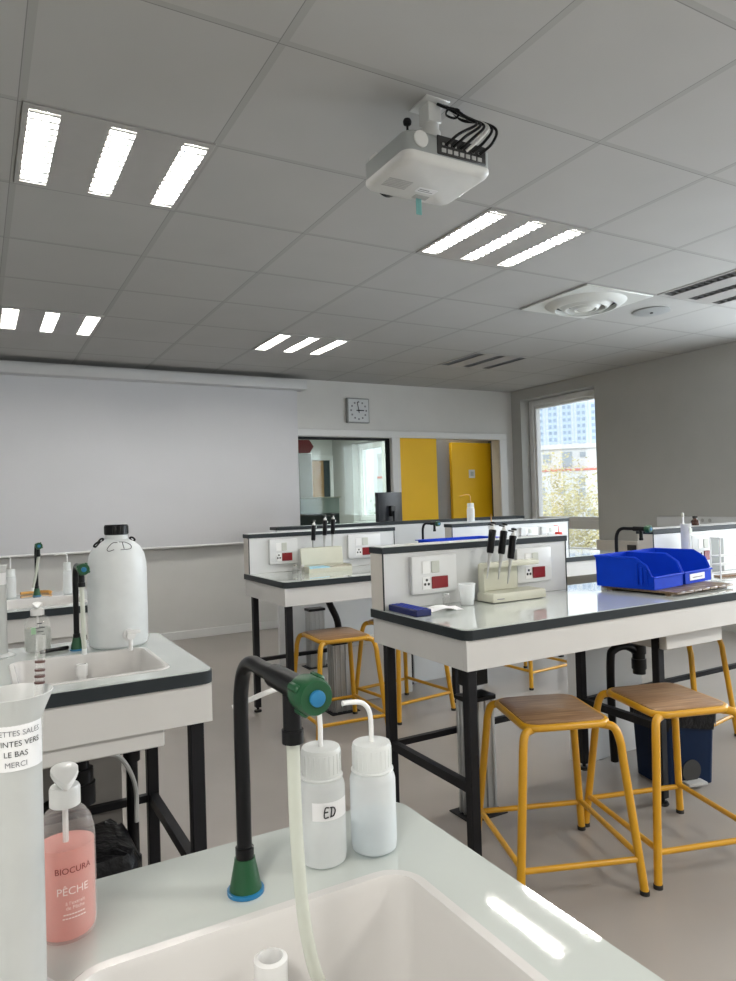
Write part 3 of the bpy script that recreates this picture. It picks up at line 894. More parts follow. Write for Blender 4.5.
# trunking on the right wall
t = thing('wall_trunking', 'white cable trunking with sockets on the right wall', 'trunking', (XR, 1.7, 1.05))
MB().box(-.05, -.001, -.5, .63, -.05, .05, .004, 1).build('channel', M['panel'], t)
mb = MB()
for y in (.02, .1, .18): mb.lathe([(.018, -.0505), (.018, -.053), (.012, -.053), (.012, -.0508)], 16, (0, y, .015), axis='x')
mb.build('socket_ring', M['vent_grey'], t)
t = thing('dado_trunking', 'narrow beige trunking with black socket below the window reveal', 'trunking', (XR, 2.8, .77))
MB().box(-.05, -.001, -1.4, .36, -.06, .06, .004, 1).build('channel', M['panel_end'], t)
MB().box(-.058, -.0505, -.2, -.08, -.04, .02, .002, 1).build('socket', M['hole'], t)

# aluminium service posts under the benches
def post(label, x, y, h):
    t = thing('service_post', label, 'service post', (x, y, 0), 0, 'aluminium service posts')
    w, d = .07, .045
    mb = MB()
    mb.box(-w, w, -d, d, .006, h, .006, 2)
    for k in range(4):
        xx = -.054 + k * .036
        mb.box(xx - .004, xx + .004, -d - .006, -d + .001, .006, h - .001, .002, 1)
    for k in range(3):
        yy = -.026 + k * .026
        mb.box(-w - .006, -w + .001, yy - .004, yy + .004, .006, h - .001, .002, 1)
    mb.build('post_body', M['alu'], t)
    MB().box(-w - .004, w + .004, -d - .008, d + .004, h + .0005, h + .022, .003, 1).build('post_cap', M['black_plastic'], t)
    MB().box(-.1, .1, -.075, .075, 0, .0055, .001, 1).build('base_plate', M['black_metal'], t)
post('aluminium service post under the nearest right hand bench', 1.70, -.17, .485)
post('aluminium service post behind the middle stool', 1.88, 1.48, .435)
post('aluminium service post at the teacher desk panel', 2.27, 2.7, .46)
MB().tube([(1.68, -.18, .51), (1.68, -.18, .755)], .02, 12).build('cable_duct', M['black_plastic'], main, om)
MB().box(1.70, 1.82, -.115, -.05, .52, .755, .004, 1).build('power_box', M['black_plastic'], main, om)

# ------------------------------------------------------------------ stools
ZS = .575
def make_stool(label, loc, rz):
    t = thing('stool', label, 'stool', loc, rz, 'yellow framed stools')
    sw, sd = .152, .172        # half seat
    fw, fd = .218, .24         # half foot spacing
    mb = MB()
    lp = lambda e, z, r=.045: rrect(-sw + e, sw - e, -sd + e, sd - e, r, z)
    mb.loft([lp(.012, ZS - .016), lp(.006, ZS - .012), lp(.005, ZS - .003), lp(.01, ZS)], True, True)
    mb.build('seat', M['wood'], t)
    ring = rrect(-sw, sw, -sd, sd, .05, ZS - .016, 5)
    MB().tube(ring, .0125, 10, 1, smooth=False, closed=True).build('seat_frame', M['yellow'], t)
    feet = []
    for sx in (-1, 1):
        for sy in (-1, 1):
            a = Vector((sx * (sw - .03), sy * (sd - .02), ZS - .022))
            b = Vector((sx * (sw + .008), sy * (sd + .005), ZS - .03))
            c = Vector((sx * (sw + .022), sy * (sd + .02), ZS - .075))
            f_ = Vector((sx * fw, sy * fd, .012))
            pts = [a, b, c]
            for k in (.12, .5, 1.): pts.append(c.lerp(f_, k))
            L = MB().tube(pts, .0145, 12, 5).build('leg', M['yellow'], t)
            MB().lathe([(.016, 0), (.016, .014), (.0148, .015)], 14, (sx * fw, sy * fd, 0)).build('rubber_foot', M['rubber'], L)
    def at(sx, sy, z):
        c = Vector((sx * (sw + .022), sy * (sd + .02), ZS - .075)); f_ = Vector((sx * fw, sy * fd, .012))
        k = (c.z - z) / (c.z - f_.z); return c.lerp(f_, k)
    for (a, b, z) in (((-1, -1), (1, -1), .115), ((1, -1), (1, 1), .125), ((1, 1), (-1, 1), .115), ((-1, 1), (-1, -1), .125)):
        p, q = at(*a, z), at(*b, z)
        MB().tube([p, q], .0105, 10).build('rung', M['yellow'], t)
    return t
st = make_stool('yellow stool half tucked under the left end of the nearest right hand bench', (1.66, -.665, 0), RAD(-21))
dup(st, (2.125, -.80, 0), RAD(-17), 'yellow stool standing in front of the blue pedal bin')
dup(st, (3.21, .0, 0), RAD(10), 'yellow stool cut by the right picture edge, beyond the pedal bin')
dup(st, (1.69, 1.15, 0), RAD(-4), 'yellow stool in front of the aluminium post at the second bench')
dup(st, (2.235, 1.29, 0), RAD(6), 'yellow stool mostly hidden behind the left end of the nearest bench')
dup(st, (3.40, 1.40, 0), RAD(4), 'farthest yellow stool, only its legs seen under the nearest bench')

# ------------------------------------------------------------------ bins on the floor
t = thing('pedal_bin', 'blue pedal bin lined with black bag under the nearest right hand bench', 'bin', (2.70, -.38, 0), RAD(-14))
mb = MB(); mb.loft([rrect(-.128, .128, -.115, .115, .03, .004), rrect(-.142, .142, -.127, .127, .03, .36)], True, False)
mb.loft([rrect(-.142, .142, -.127, .127, .03, .36), rrect(-.135, .135, -.12, .12, .03, .36), rrect(-.12, .12, -.105, .105, .03, .03)], False, True)
mb.build('bin_body', M['bin_blue'], t)
mb = MB(); mb.loft([rrect(-.148, .148, -.133, .133, .03, .27), rrect(-.151, .151, -.136, .136, .03, .365), rrect(-.13, .13, -.112, .112, .03, .372), rrect(-.12, .12, -.1, .1, .03, .25)], False, True)
for v_ in mb.bm.verts:
    if v_.co.z < .29: v_.co.z += random.uniform(-.02, .02)
mb.build('bin_bag', M['black_bag'], t)
MB().box(-.05, .05, -.165, -.112, .02, .034, .005, 2).build('pedal', M['vent_grey'], t)
mb = MB(); mb.lathe([(.05, 0), (.05, -.006), (0, -.006)], 20, (0, -.117, .075), axis='y').build('pedal_recess', M['hole'], t)
t = thing('waste_bin', 'bin swathed in a shiny black bag under the left hand sink', 'bin', (.06, -.40, 0))
mb = MB(); mb.loft([rrect(-.13, .13, -.11, .11, .04, .004), rrect(-.15, .15, -.13, .13, .04, .3)], True, True); mb.build('bin_body', M['black_plastic'], t)
mb = MB()
rows = []
for z, e in ((.12, .0), (.2, .012), (.28, .016), (.34, .02), (.375, .004), (.385, -.03)):
    rows.append([(x + random.uniform(-.006, .006), y + random.uniform(-.006, .006), z + random.uniform(-.008, .008)) for x, y, _ in rrect(-.152 - e, .152 + e, -.132 - e, .132 + e, .05, z, 6)])
mb.loft(rows, False, True); mb.build('bin_bag', M['black_bag'], t)

# ------------------------------------------------------------------ taps
def tap(label, x, y, hose):
    t = thing('water_tap', label, 'tap', (x, y, ZT + .0005), 0, 'black swan neck taps')
    b = MB().lathe([(.019, .002), (.0185, .006), (.0125, .036), (.012, .04)], 24).build('tap_base', M['green'], t)
    MB().lathe([(.0215, 0), (.0215, .004), (.019, .0045)], 24).build('blue_ring', M['blue_disc'], b)
    pts = [(0, 0, .04), (0, 0, .12), (0, 0, .205), (0, -.004, .238), (0, -.018, .262), (0, -.042, .273), (0, -.075, .2735), (0, -.115, .2735)]
    MB().tube(pts, .0088, 16, 5).lathe([(.0108, .04), (.0108, .052), (.0088, .053)], 18).build('swan_neck', M['black_plastic'], t)
    v = MB().tube([(0, -.112, .2735), (0, -.19, .2735)], .0122, 16).tube([(0, -.155, .265), (0, -.155, .219)], .0092, 14)
    v.lathe([(.0108, .217), (.0108, .230)], 14, (0, -.155, 0))
    v.build('valve_body', M['black_plastic'], t)
    k = MB().lathe([(.0138, -.183), (.0165, -.185), (.0174, -.19), (.0174, -.21), (.0155, -.214), (.0, -.214)], 28, (0, 0, .2735), axis='y')
    for q in range(4):
        a = q * PI / 2 + .5
        k.box(-.004, .004, -.208, -.188, .0155, .0203, .002, 1, mat=Matrix.Translation((0, 0, .2735)) @ Matrix.Rotation(a, 4, 'Y'))
    kk = k.build('valve_knob', M['green'], t)
    MB().lathe([(.0075, -.2143), (.0075, -.217), (.0065, -.2175), (0, -.2175)], 20, (0, 0, .2735), axis='y').build('knob_disc', M['blue_disc'], kk)
    if hose:
        h = MB().tube(hose, .0066, 14, 6)
        e1, e2 = Vector(hose[-1]), Vector(hose[-1]) + (Vector(hose[-1]) - Vector(hose[-2])).normalized() * .018
        h = h.build('outlet_hose', M['hose'], t)
        MB().tube([e1, e2], .0072, 12).build('hose_tip', M['milky_dense'], h)
    return t
tap('large black tap with green knob in front, long hose into the sink', .103, -1.815,
    [(0, -.155, .2185), (.001, -.155, .13), (.007, -.152, .05), (.020, -.142, -.01), (.033, -.134, -.045)])
tap('black tap beside the big white carboy', .113, -.167, [(0, -.155, .2185), (.002, -.155, .1), (.003, -.155, .03)])
tap('black tap on the bench nearest the projection screen', .113, 1.52, [(0, -.155, .2185), (-.012, -.15, .13), (-.028, -.15, .06)])
tap('black tap rising behind the two blue bins', 2.70, -.085, None)
tap('black tap above the blue tray on the second right hand bench', 2.74, 1.76, None)

# ------------------------------------------------------------------ wash bottles
def wash_bottle(label, x, y, r, hb, nozzle, group, z=ZT, text=None, cap='milky_dense', tube='white_plastic', tip=None, level=None, rz=0.):
    t = thing('wash_bottle', label, 'wash bottle', (x, y, z + .0005), rz, group)
    mb = MB().lathe([(0, .002), (r * .8, .001), (r * .96, .004), (r, .012), (r, hb * .86), (r * .97, hb * .9), (r * .88, hb * .955), (r * .86, hb * .97)], 36)
    mb.build('bottle_body', M['milky'], t)
    c = MB().lathe([(r * .9, hb * .965), (r * .93, hb * .972), (r * .93, hb * .985), (r * .87, hb * .99), (r * .85, hb * .995), (r * .85, hb * 1.27), (r * .81, hb * 1.3), (0, hb * 1.305)], 32)
    for q in range(24):
        a = 2 * PI * q / 24
        c.box(r * .84, r * .872, -.001, .001, hb * 1.03, hb * 1.25, mat=Matrix.Rotation(a, 4, 'Z'))
    c.build('screw_cap', M[cap], t)
    MB().tube([(p[0], p[1], p[2]) for p in nozzle], .0032 if r > .02 else .003, 10, 6).build('nozzle', M[tube], t)
    if level:
        MB().lathe([(0, .003), (r * .93, .005), (r * .95, hb * level), (0, hb * level)], 28).build('liquid', M['clear_liquid'], t)
    if text:
        lab = MB()
        n = 14
        a0, a1 = text['a'] - .75, text['a'] + 1.05
        rr = r * 1.012
        for q in range(n):
            p, q2 = a0 + (a1 - a0) * q / n, a0 + (a1 - a0) * (q + 1) / n
            lab.quad((rr * math.cos(p), rr * math.sin(p), hb * .56), (rr * math.cos(q2), rr * math.sin(q2), hb * .56), (rr * math.cos(q2), rr * math.sin(q2), hb * .76), (rr * math.cos(p), rr * math.sin(p), hb * .76))
        lb = lab.build('label', M['paper'], t, fix=False)
        # handwritten capitals as pen strokes
        def st_(pts):
            f = on_cyl(r * 1.03, text['a'])
            return [f(u * text['s'], hb * .655 + v * text['s']) for u, v in pts]
        pen = MB()
        for pts in (((-.1, .5), (-.5, .45), (-.62, -.5), (-.15, -.5)), ((-.56, .02), (-.2, .05)), ((.22, .5), (.1, -.5)), ((.0, .48), (.45, .42), (.62, .05), (.42, -.4), (.0, -.5))):
            pen.tube(st_(pts), text['s'] * .075, 6, 5)
        pen.build('handwriting', M['ink'], lb)
    return t
wash_bottle('tall wash bottle with handwritten ED label by the front sink', .211, -1.800, .0292, .110,
    [(0, 0, .142), (0, 0, .175), (-.004, .002, .205), (-.03, .006, .222), (-.06, .010, .220), (-.108, .016, .206)], 'front wash bottles', text={'a': -PI * .5 - .12, 's': .0115})
wash_bottle('unlabelled wash bottle half filled with clear liquid by the front sink', .280, -1.808, .0297, .106,
    [(0, 0, .138), (0, 0, .165), (-.003, 0, .18), (-.012, 0, .190), (-.028, -.002, .194), (-.042, -.003, .195)], 'front wash bottles', level=.42)
nz = [(0, 0, .15), (0, 0, .2), (-.006, 0, .214), (-.03, 0, .218), (-.062, 0, .21)]
wash_bottle('small wash bottle at the left picture edge on the bench by the screen', -.01, 1.53, .026, .115, nz, 'wash bottles on the bench by the screen')
wash_bottle('small wash bottle right of the tap on the bench by the screen', .262, 1.5, .022, .13, nz, 'wash bottles on the bench by the screen', text=None)
wash_bottle('slim wash bottle with orange spout on the dark capped panel', 3.21, 1.785, .030, .115, [(0, 0, .149), (0, 0, .19), (-.008, 0, .21), (-.035, 0, .218), (-.10, 0, .205)], 'far wash bottles', z=1.1625, tube='orange_tube')
wash_bottle('slim wash bottle with straight orange tip behind the pipettes', 3.26, 1.6, .026, .19, [(0, 0, .24), (0, 0, .30), (0, .001, .325)], 'far wash bottles', tube='orange_tube')
wash_bottle('small wash bottle with red cap and bent red spout', 3.85, 1.5, .032, .125, [(0, 0, .16), (0, 0, .2), (-.008, 0, .212), (-.045, 0, .216)], 'far wash bottles', cap='bright_red', tube='bright_red')

# small white hose tail on the front sink hose
# ------------------------------------------------------------------ carboy
CX, CY = .243, -.165
t = thing('carboy', 'big white plastic carboy with black cap and tap beside the sink', 'carboy', (CX, CY, ZT + .0005))
R = .094
prof = [(0, .002), (R * .86, .001), (R * .96, .008), (R, .024), (R, .245), (R * .985, .27), (R * .92, .3), (R * .78, .325), (R * .6, .340), (R * .45, .347), (R * .385, .351), (R * .385, .364)]
MB().lathe(prof, 48).build('carboy_body', M['carboy'], t)
c = MB().lathe([(R * .38, .3645), (R * .4, .366), (R * .4, .394), (R * .375, .398), (0, .398)], 32)
for q in range(30):
    c.box(R * .395, R * .41, -.0018, .0018, .368, .393, mat=Matrix.Rotation(2 * PI * q / 30, 4, 'Z'))
c.build('screw_cap', M['black_plastic'], t)
for s in (-1, 1):
    hb = MB().tube([(s * .042, -.004, .352), (s * .050, -.008, .353), (s * .057, -.010, .345), (s * .049, -.008, .341)], .003, 8, 5, closed=True)
    if s < 0: hb.tube([(s * .054, -.012, .345), (s * .068, -.02, .339), (s * .074, -.022, .331), (s * .066, -.02, .330)], .0033, 8, 5, closed=True)
    hb.build('handle_loop', M['black_plastic'], t)
tp = MB().lathe([(.02, -R + .004), (.02, -R - .006), (.012, -R - .008), (.012, -R - .032), (0, -R - .034)], 20, (.016, 0, .045), axis='y')
tp.tube([(.016, -R - .024, .052), (.016, -R - .024, -.0)], .0068, 12)
tp.box(.004, .046, -R - .034, -R - .016, .052, .064, .004, 2)
tp.build('spigot', M['white_plastic'], t)
pen = MB()
def shoulder(u, v):   # u along the circumference (m), v 0..1 up the shoulder
    rr = [(R * .985, .272), (R * .92, .3), (R * .78, .325), (R * .6, .342)]
    k = max(0, min(2.999, v * 3)); i_ = int(k); f_ = k - i_
    r_ = rr[i_][0] * (1 - f_) + rr[i_ + 1][0] * f_ + .0012; z_ = rr[i_][1] * (1 - f_) + rr[i_ + 1][1] * f_ + .001
    a = -PI / 2 + .02 + u / .07
    return (r_ * math.cos(a), r_ * math.sin(a), z_)
for pts in (((-.010, .96), (-.028, .93), (-.040, .62), (-.034, .52), (-.020, .58)), ((.008, .97), (.008, .6)), ((-.004, .99), (.02, .95), (.034, .74), (.026, .58), (-.002, .56))):
    pen.tube([shoulder(*p) for p in pts], .0011, 6, 5)
pen.build('handwriting', M['ink'], t)

# ------------------------------------------------------------------ front cylinder with dirty pipettes
GX, GY = -.137, -1.9
t = thing('measuring_cylinder', 'frosted measuring cylinder with printed paper label at the left edge', 'measuring cylinder', (GX, GY, ZT + .0005))
rb = .0225
MB().lathe([(rb, .012), (rb, .262), (rb + .0015, .267), (rb + .0105, .288), (rb + .0098, .2885), (rb, .268), (rb - .002, .262), (rb - .002, .014)], 40, cap=False).build('cylinder_body', M['frost'], t)
MB().lathe([(.043, 0), (.044, .004), (.042, .009), (.026, .012), (.0, .0125)], 6).build('cylinder_foot', M['milky'], t)
lab = MB(); n = 26; a0, a1 = -PI / 2 - 1.7, -PI / 2 + 1.25; rr = rb + .0006
for q in range(n):
    p, q2 = a0 + (a1 - a0) * q / n, a0 + (a1 - a0) * (q + 1) / n
    lab.quad((rr * math.cos(p), rr * math.sin(p), .225), (rr * math.cos(q2), rr * math.sin(q2), .225), (rr * math.cos(q2), rr * math.sin(q2), .2645), (rr * math.cos(p), rr * math.sin(p), .2645))
lab = lab.build('label', M['paper'], t, fix=False)
lettering([('PIPETTES SALES', .0066, .0002, .2575), ('MERCI', .0066, .0002, .2305)], M['ink_grey'], lab, on_cyl(rb + .0011))
lettering([('POINTES VERS', .0068, .0002, .2485), ('LE BAS', .0068, .0002, .2395)], M['ink'], lab, on_cyl(rb + .0011))
t = thing('glass_pipette', 'glass pipette with brown rings standing in the front cylinder', 'pipette', (GX + .004, GY + .003, ZT + .018))
tilt = Matrix.Translation((0, 0, 0))
pa, pb = Vector((.005, -.006, 0)), Vector((.020, .004, .318))
MB().tube([pa, pa.lerp(pb, .5), pb], lambda k: .0042 if k > .12 else .0042 * (.3 + k * 5.8), 12, 8).build('pipette_tube', M['soap_clear'], t)
for k in (.862, .88, .898, .922):
    p = pa.lerp(pb, k); q = pa.lerp(pb, k + .006)
    MB().tube([p, q], .0046, 12).build('colour_ring', M['ring_brown'], t)

# ------------------------------------------------------------------ soap bottles
def soap(label, x, y, sx, sy, h, liquid, lev, group):
    t = thing('soap_bottle', label, 'soap bottle', (x, y, ZT + .0005), 0, group)
    r = 1.
    pr = [(0, .001), (.85, .001), (.96, .004), (1, .012), (1, h * .72), (.97, h * .8), (.86, h * .89), (.66, h * .955), (.46, h * .99), (.42, h)]
    MB().lathe([(a * sx, z) for a, z in pr], 40, sy=sy / sx).build('bottle_body', M['soap_clear'], t)
    lp = [(0, .004), (.82, .004), (.92, .008), (.955, .014), (.955, h * .7)]
    top = [(.955, h * lev), (0, h * lev)] if lev <= .72 else [(.955, h * .7), (.92, h * .8), (.92 - (lev - .8) * 1.5, h * lev), (0, h * lev)]
    MB().lathe([(a * sx, z) for a, z in lp[:4]] + [(a * sx, z) for a, z in top], 36, sy=sy / sx).build('liquid_soap', M[liquid], t)
    c = MB().lathe([(.5 * sx, h * .995), (.53 * sx, h), (.53 * sx, h + .017), (.48 * sx, h + .02), (.25 * sx, h + .0205), (.25 * sx, h + .0225), (0, h + .023)], 28)
    c.build('pump_collar', M['white_plastic'], t)
    MB().tube([(0, 0, h + .02), (0, 0, .02)], .003, 8, smooth=False).build('dip_tube', M['white_plastic'], t)
    hd = MB()
    hd.lathe([(.0065, h + .0232), (.0075, h + .026), (.010, h + .03)], 20)
    lo = []
    for z, kx, fr, bk in ((.0235, .006, .010, .006), (.027, .011, .019, .010), (.033, .0140, .024, .012), (.0375, .0138, .023, .011), (.0395, .008, .013, .007)):
        ring = []
        for q in range(28):
            a = 2 * PI * q / 28; sn = math.sin(a)
            yy = (fr if sn < 0 else bk) * sn
            xx = kx * math.cos(a) * (1 - .45 * max(0, -sn) ** 2)
            ring.append((xx, yy, h + z - .010 * (max(0, -yy) / .024) ** 1.5 + .004 * max(0, yy) / .012))
        lo.append(ring)
    hd.loft(lo, True, True)
    hd.build('pump_head', M['white_plastic'], t)
    return t
s1 = soap('pink liquid soap bottle with white pump beside the front cylinder', -.086, -1.790, .0295, .026, .137, 'pink', .71, 'soap bottles')
mp = on_cyl(.0303, -PI / 2 + .15, 1, .026 / .0295)
lettering([('BIOCURA', .0088, .000, .0775)], M['ink_red'], s1, mp)
lettering([('PÊCHE', .0112, -.001, .0565)], M['white_ink'], s1, mp, 'white_lettering')
lettering([("à l'extrait", .0052, .001, .0445), ('de Pêche', .0052, .001, .0395)], M['white_ink'], s1, mp, 'white_lettering')
bars = MB()
for z, w in ((.0325, .011), (.0285, .012)):
    for q in range(8):
        u = -w + 2 * w * q / 8
        p, p2 = mp(u, z), mp(u + 1.6 * w / 8, z)
        bars.quad((p[0], p[1], z), (p2[0], p2[1], z), (p2[0], p2[1], z + .0013), (p[0], p[1], z + .0013))
bars.build('small_print', M['white_ink'], s1, fix=False)
s2 = soap('clear liquid soap bottle with white pump on the left hand bench', .003, -.12, .039, .024, .118, 'clear_soap', .66, 'soap bottles')
mp2 = on_cyl(.0395, -PI / 2, 1, .024 / .039)
bars = MB()
for u0, u1, z in ((-.004, .012, .092), (-.008, .02, .078), (-.004, .016, .066), (.01, .02, .055)):
    for q in range(6):
        a, b = u0 + (u1 - u0) * q / 6, u0 + (u1 - u0) * (q + 1) / 6
        p, p2 = mp2(a, z), mp2(b, z)
        bars.quad((*p[:2], z), (*p2[:2], z), (*p2[:2], z + .003), (*p[:2], z + .003))
bars.build('small_print', M['ink'], s2, fix=False)
gp = MB()
for q in range(6):
    a, b = -.022 + .015 * q / 6, -.022 + .015 * (q + 1) / 6
    p, p2 = mp2(a, .06), mp2(b, .06)
    gp.quad((*p[:2], .06), (*p2[:2], .06), (*p2[:2], .082), (*p[:2], .082))
gp.build('green_motif', solid('pale_green_print', (.35, .55, .36), .5), s2, fix=False)

# second cylinder and pen on the left bench
t = thing('measuring_cylinder', 'frosted measuring cylinder by the clear soap at the left picture edge', 'measuring cylinder', (-.108, -.13, ZT + .0005))
MB().lathe([(.024, .012), (.024, .27), (.028, .285), (.027, .286), (.0225, .27), (.0225, .014)], 32, cap=False).build('cylinder_body', M['frost'], t)
MB().lathe([(.045, 0), (.046, .004), (.026, .012), (0, .0125)], 6).build('cylinder_foot', M['milky'], t)
MB().lathe([(.0245, .225), (.0245, .262)], 32, cap=False).build('label', M['paper'], t)
t = thing('marker_pen', 'black marker lying on the left hand bench beside the tap', 'pen', (.048, -.15, ZT + .0068), RAD(18))
MB().lathe([(.0035, -.045), (.006, -.043), (.0062, .015)], 14, axis='x').build('pen_barrel', M['black_plastic'], t)
MB().lathe([(.0066, .0155), (.0066, .042), (.005, .045)], 14, axis='x').build('pen_cap', M['black_plastic'], t)
hs = MB().tube([(.04, 1.62, ZT + .009), (.09, 1.64, ZT + .0085), (.15, 1.64, ZT + .0085), (.185, 1.6, ZT + .0085), (.18, 1.56, ZT + .0085)], .008, 10, 6)
tag(hs.build('yellow_hose', M['orange_tube']), 'short yellow hose lying behind the tap nearest the screen', 'hose')

# ------------------------------------------------------------------ objects on the nearest right hand bench
def pipette_stand(label, x, y):
    t = thing('pipette_stand', label, 'pipette stand', (x, y, ZT + .0005), 0, 'pipette stands')
    w = .15
    MB().loft([rrect(-w, w, -.06, .055, .008, .003), rrect(-w, w, -.06, .055, .008, .032), rrect(-w + .004, w - .004, -.055, .05, .008, .04)], True, True).build('stand_base', M['cream'], t)
    mb = MB(); mb.box(-w, .07, .035, .043, .0402, .162, .003, 1)
    mb.box(-w, -w + .006, -.0, .0348, .0402, .15, .002, 1)
    mb.build('back_plate', M['cream'], t)
    MB().box(-w, w, -.02, .0345, .146, .168, .006, 2).build('holder_bar', M['cream'], t)
    MB().box(-.13, -.09, -.0606, -.0601, .014, .018).build('badge', M['ink_grey'], t)
    return t
pipette_stand('cream pipette stand on the nearest right hand bench', 1.893, -.205)
def pipette(label, x, y, z, grp, tilt):
    t = thing('micropipette', label, 'micropipette', (x, y, z), 0, grp)
    R_ = Matrix.Rotation(tilt, 4, 'Y')
    mb = MB().lathe([(.002, -.11), (.004, -.085), (.0065, -.04), (.0085, -.005), (.0105, .0)], 14); bmesh.ops.transform(mb.bm, matrix=R_, verts=mb.bm.verts); mb.build('shaft', M['vent_grey'], t)
    mb = MB().lathe([(.0125, .0005), (.0145, .01), (.014, .06), (.0155, .098), (.013, .102)], 16, sy=1.2); bmesh.ops.transform(mb.bm, matrix=R_, verts=mb.bm.verts); mb.build('grip', M['black_plastic'], t)
    mb = MB().lathe([(.01, .1025), (.011, .112), (.0055, .116), (.0055, .126)], 14).box(-.014, .02, -.006, .006, .085, .098, .002, 1); bmesh.ops.transform(mb.bm, matrix=R_, verts=mb.bm.verts); mb.build('ejector', M['louvre'], t)
    mb = MB().lathe([(.0125, .1265), (.0125, .134), (.004, .137)], 14).box(-.03, .004, -.004, .004, .118, .124, .002, 1); bmesh.ops.transform(mb.bm, matrix=R_, verts=mb.bm.verts); mb.build('plunger_button', M['black_plastic'], t)
    return t
for k, (dx, dz) in enumerate(((-.098, .02), (-.036, .012), (.015, -.012))):
    pipette(['leftmost black micropipette in the near stand', 'middle black micropipette in the near stand', 'rightmost black micropipette in the near stand'][k], 1.862 + dx, -.225, 1.092 + dz, 'micropipettes in the near stand', RAD(11))
def slot_rack(label, x, y, rz):
    t = thing('tube_rack', label, 'tube rack', (x, y, ZT + .0005), rz)
    MB().box(-.035, .035, -.105, .105, 0, .026, .003, 1).build('rack_body', M['navy'], t)
    mb = MB()
    for i in range(3):
        for j in range(11):
            mb.lathe([(.006, .0262), (.006, .0272), (.0035, .0272), (.0035, .0263)], 8, (-.02 + .02 * i, -.094 + .0188 * j, 0), cap=False)
    mb.build('tube_hole', M['blue_bin'], t)
slot_rack('flat navy blue tube rack at the left end of the nearest bench', 1.338, -.238, RAD(0))
mb = MB()
n = 14
for i in range(n):
    u0, u1 = i / n, (i + 1) / n
    def pz(u): return ZT + .002 + .012 * max(0, math.sin(u * PI * 1.3)) * (.4 + u)
    mb.quad((1.415 + .14 * u0, -.285 - .02 * u0, pz(u0)), (1.415 + .14 * u1, -.285 - .02 * u1, pz(u1)), (1.435 + .14 * u1, -.2 - .02 * u1, pz(u1) + .003), (1.435 + .14 * u0, -.2 - .02 * u0, pz(u0) + .003))
bmesh.ops.remove_doubles(mb.bm, verts=mb.bm.verts, dist=1e-5)
tag(mb.build('paper_tissue', M['paper'], fix=False), 'curled white paper tissue beside the navy tube rack', 'tissue')
t = thing('glass_vial', 'small clear glass vial behind the white tissue', 'vial', (1.56, -.178, ZT + .0005))
MB().lathe([(0, .001), (.014, .001), (.015, .004), (.015, .032), (.011, .036), (.011, .044), (.012, .045)], 20).build('vial_body', M['soap_clear'], t)
MB().lathe([(.0125, .0455), (.0125, .052), (0, .0525)], 18).build('vial_cap', M['milky'], t)
t = thing('plastic_cup', 'translucent white plastic cup left of the pipette stand', 'cup', (1.64, -.218, ZT + .0005))
MB().lathe([(0, .001), (.026, .001), (.027, .004), (.036, .088), (.038, .09), (.0365, .0905), (.0345, .088), (.026, .006), (0, .006)], 32).build('cup_body', M['milky'], t)
MB().lathe([(0, .0065), (.0255, .0066), (.0285, .03), (0, .03)], 28).build('liquid', M['milky'], t)

# slatted board and blue bins
t = thing('slatted_board', 'dark wooden slatted board under the two blue bins', 'board', (2.665, -.405, ZT + .0005), RAD(5))
for k in range(7):
    x = -.195 + k * .065
    MB().box(x - .0305, x + .0305, -.195, .195, .008, .018, .002, 1).build('slat', M['slat_wood'], t)
for y in (-.15, .15):
    MB().box(-.225, .225, y - .015, y + .015, 0, .0075, .001, 1).build('batten', M['slat_wood'], t)

def bin_(label, x, y, rz, lab=False):
    z = ZT + .0192
    t = thing('storage_bin', label, 'storage bin', (x, y, z), rz, 'blue open fronted storage bins')
    w, d, h, th = .130, .145, .14, .004
    mb = MB()
    # side wall outline (y, z): sloping open front
    def side(xo):
        prof = [(-d, 0), (-d, .055), (-d + .012, .062), (-d + .03, .105), (-d + .085, h), (d, h), (d, 0)]
        return [(xo, yy, zz) for yy, zz in prof]
    for s in (-1, 1):
        tp = .008
        a = [(s * (w - tp * (1 - zz / h)), yy, zz) for _, yy, zz in side(0)]
        b = [(p[0] - s * th, p[1], p[2]) for p in a]
        mb.loft([a, b], True, True)
    mb.box(-w + .009, w - .009, -d, d, 0, th)
    mb.box(-w + .004, w - .004, d - th, d, th, h)
    mb.box(-w + .006, w - .006, -d, -d + th, th, .052)
    mb.build('bin_shell', M['blue_bin'], t)
    rim = MB()
    for s in (-1, 1):
        rim.tube([(s * w, -d + .01, .06), (s * w, -d + .03, .106), (s * w, -d + .085, h), (s * w, d + .004, h)], .005, 8, 3, smooth=False)
        for k in range(3):
            rim.box(s * w - .004, s * w + .003, -d + .03 + k * .022, -d + .04 + k * .022, .02, .085 + k * .014, .001, 1)
    rim.tube([(-w, d + .004, h), (w, d + .004, h)], .005, 8, smooth=False)
    rim.tube([(-w, -d - .001, .054), (w, -d - .001, .054)], .005, 8, smooth=False)
    rim.build('bin_rim', M['blue_bin'], t)
    if lab:
        lb = MB().box(-.085, .055, -d - .0035, -d - .0005, .014, .044, .001, 1).build('label', M['paper'], t)
        MB().box(-.06, .03, -d - .0045, -d - .0036, .025, .029).build('label_print', M['ink_grey'], lb)
    return t
bin_('left blue storage bin with empty dark front on the slatted board', 2.545, -.350, RAD(9))
bin_('right blue storage bin with white front label on the slatted board', 2.813, -.307, RAD(9), True)
# dark lump in the left bin
mb = MB()
for k in range(5):
    mb.tube([(2.50 + .02 * k, -.40, .938 + .012 * (k % 3)), (2.51 + .02 * k, -.3, .945 + .01 * (k % 2))], .0115, 8)
tag(mb.build('rubber_tubing', M['rubber']), 'dark rubber tubing lying in the left blue bin', 'tubing')

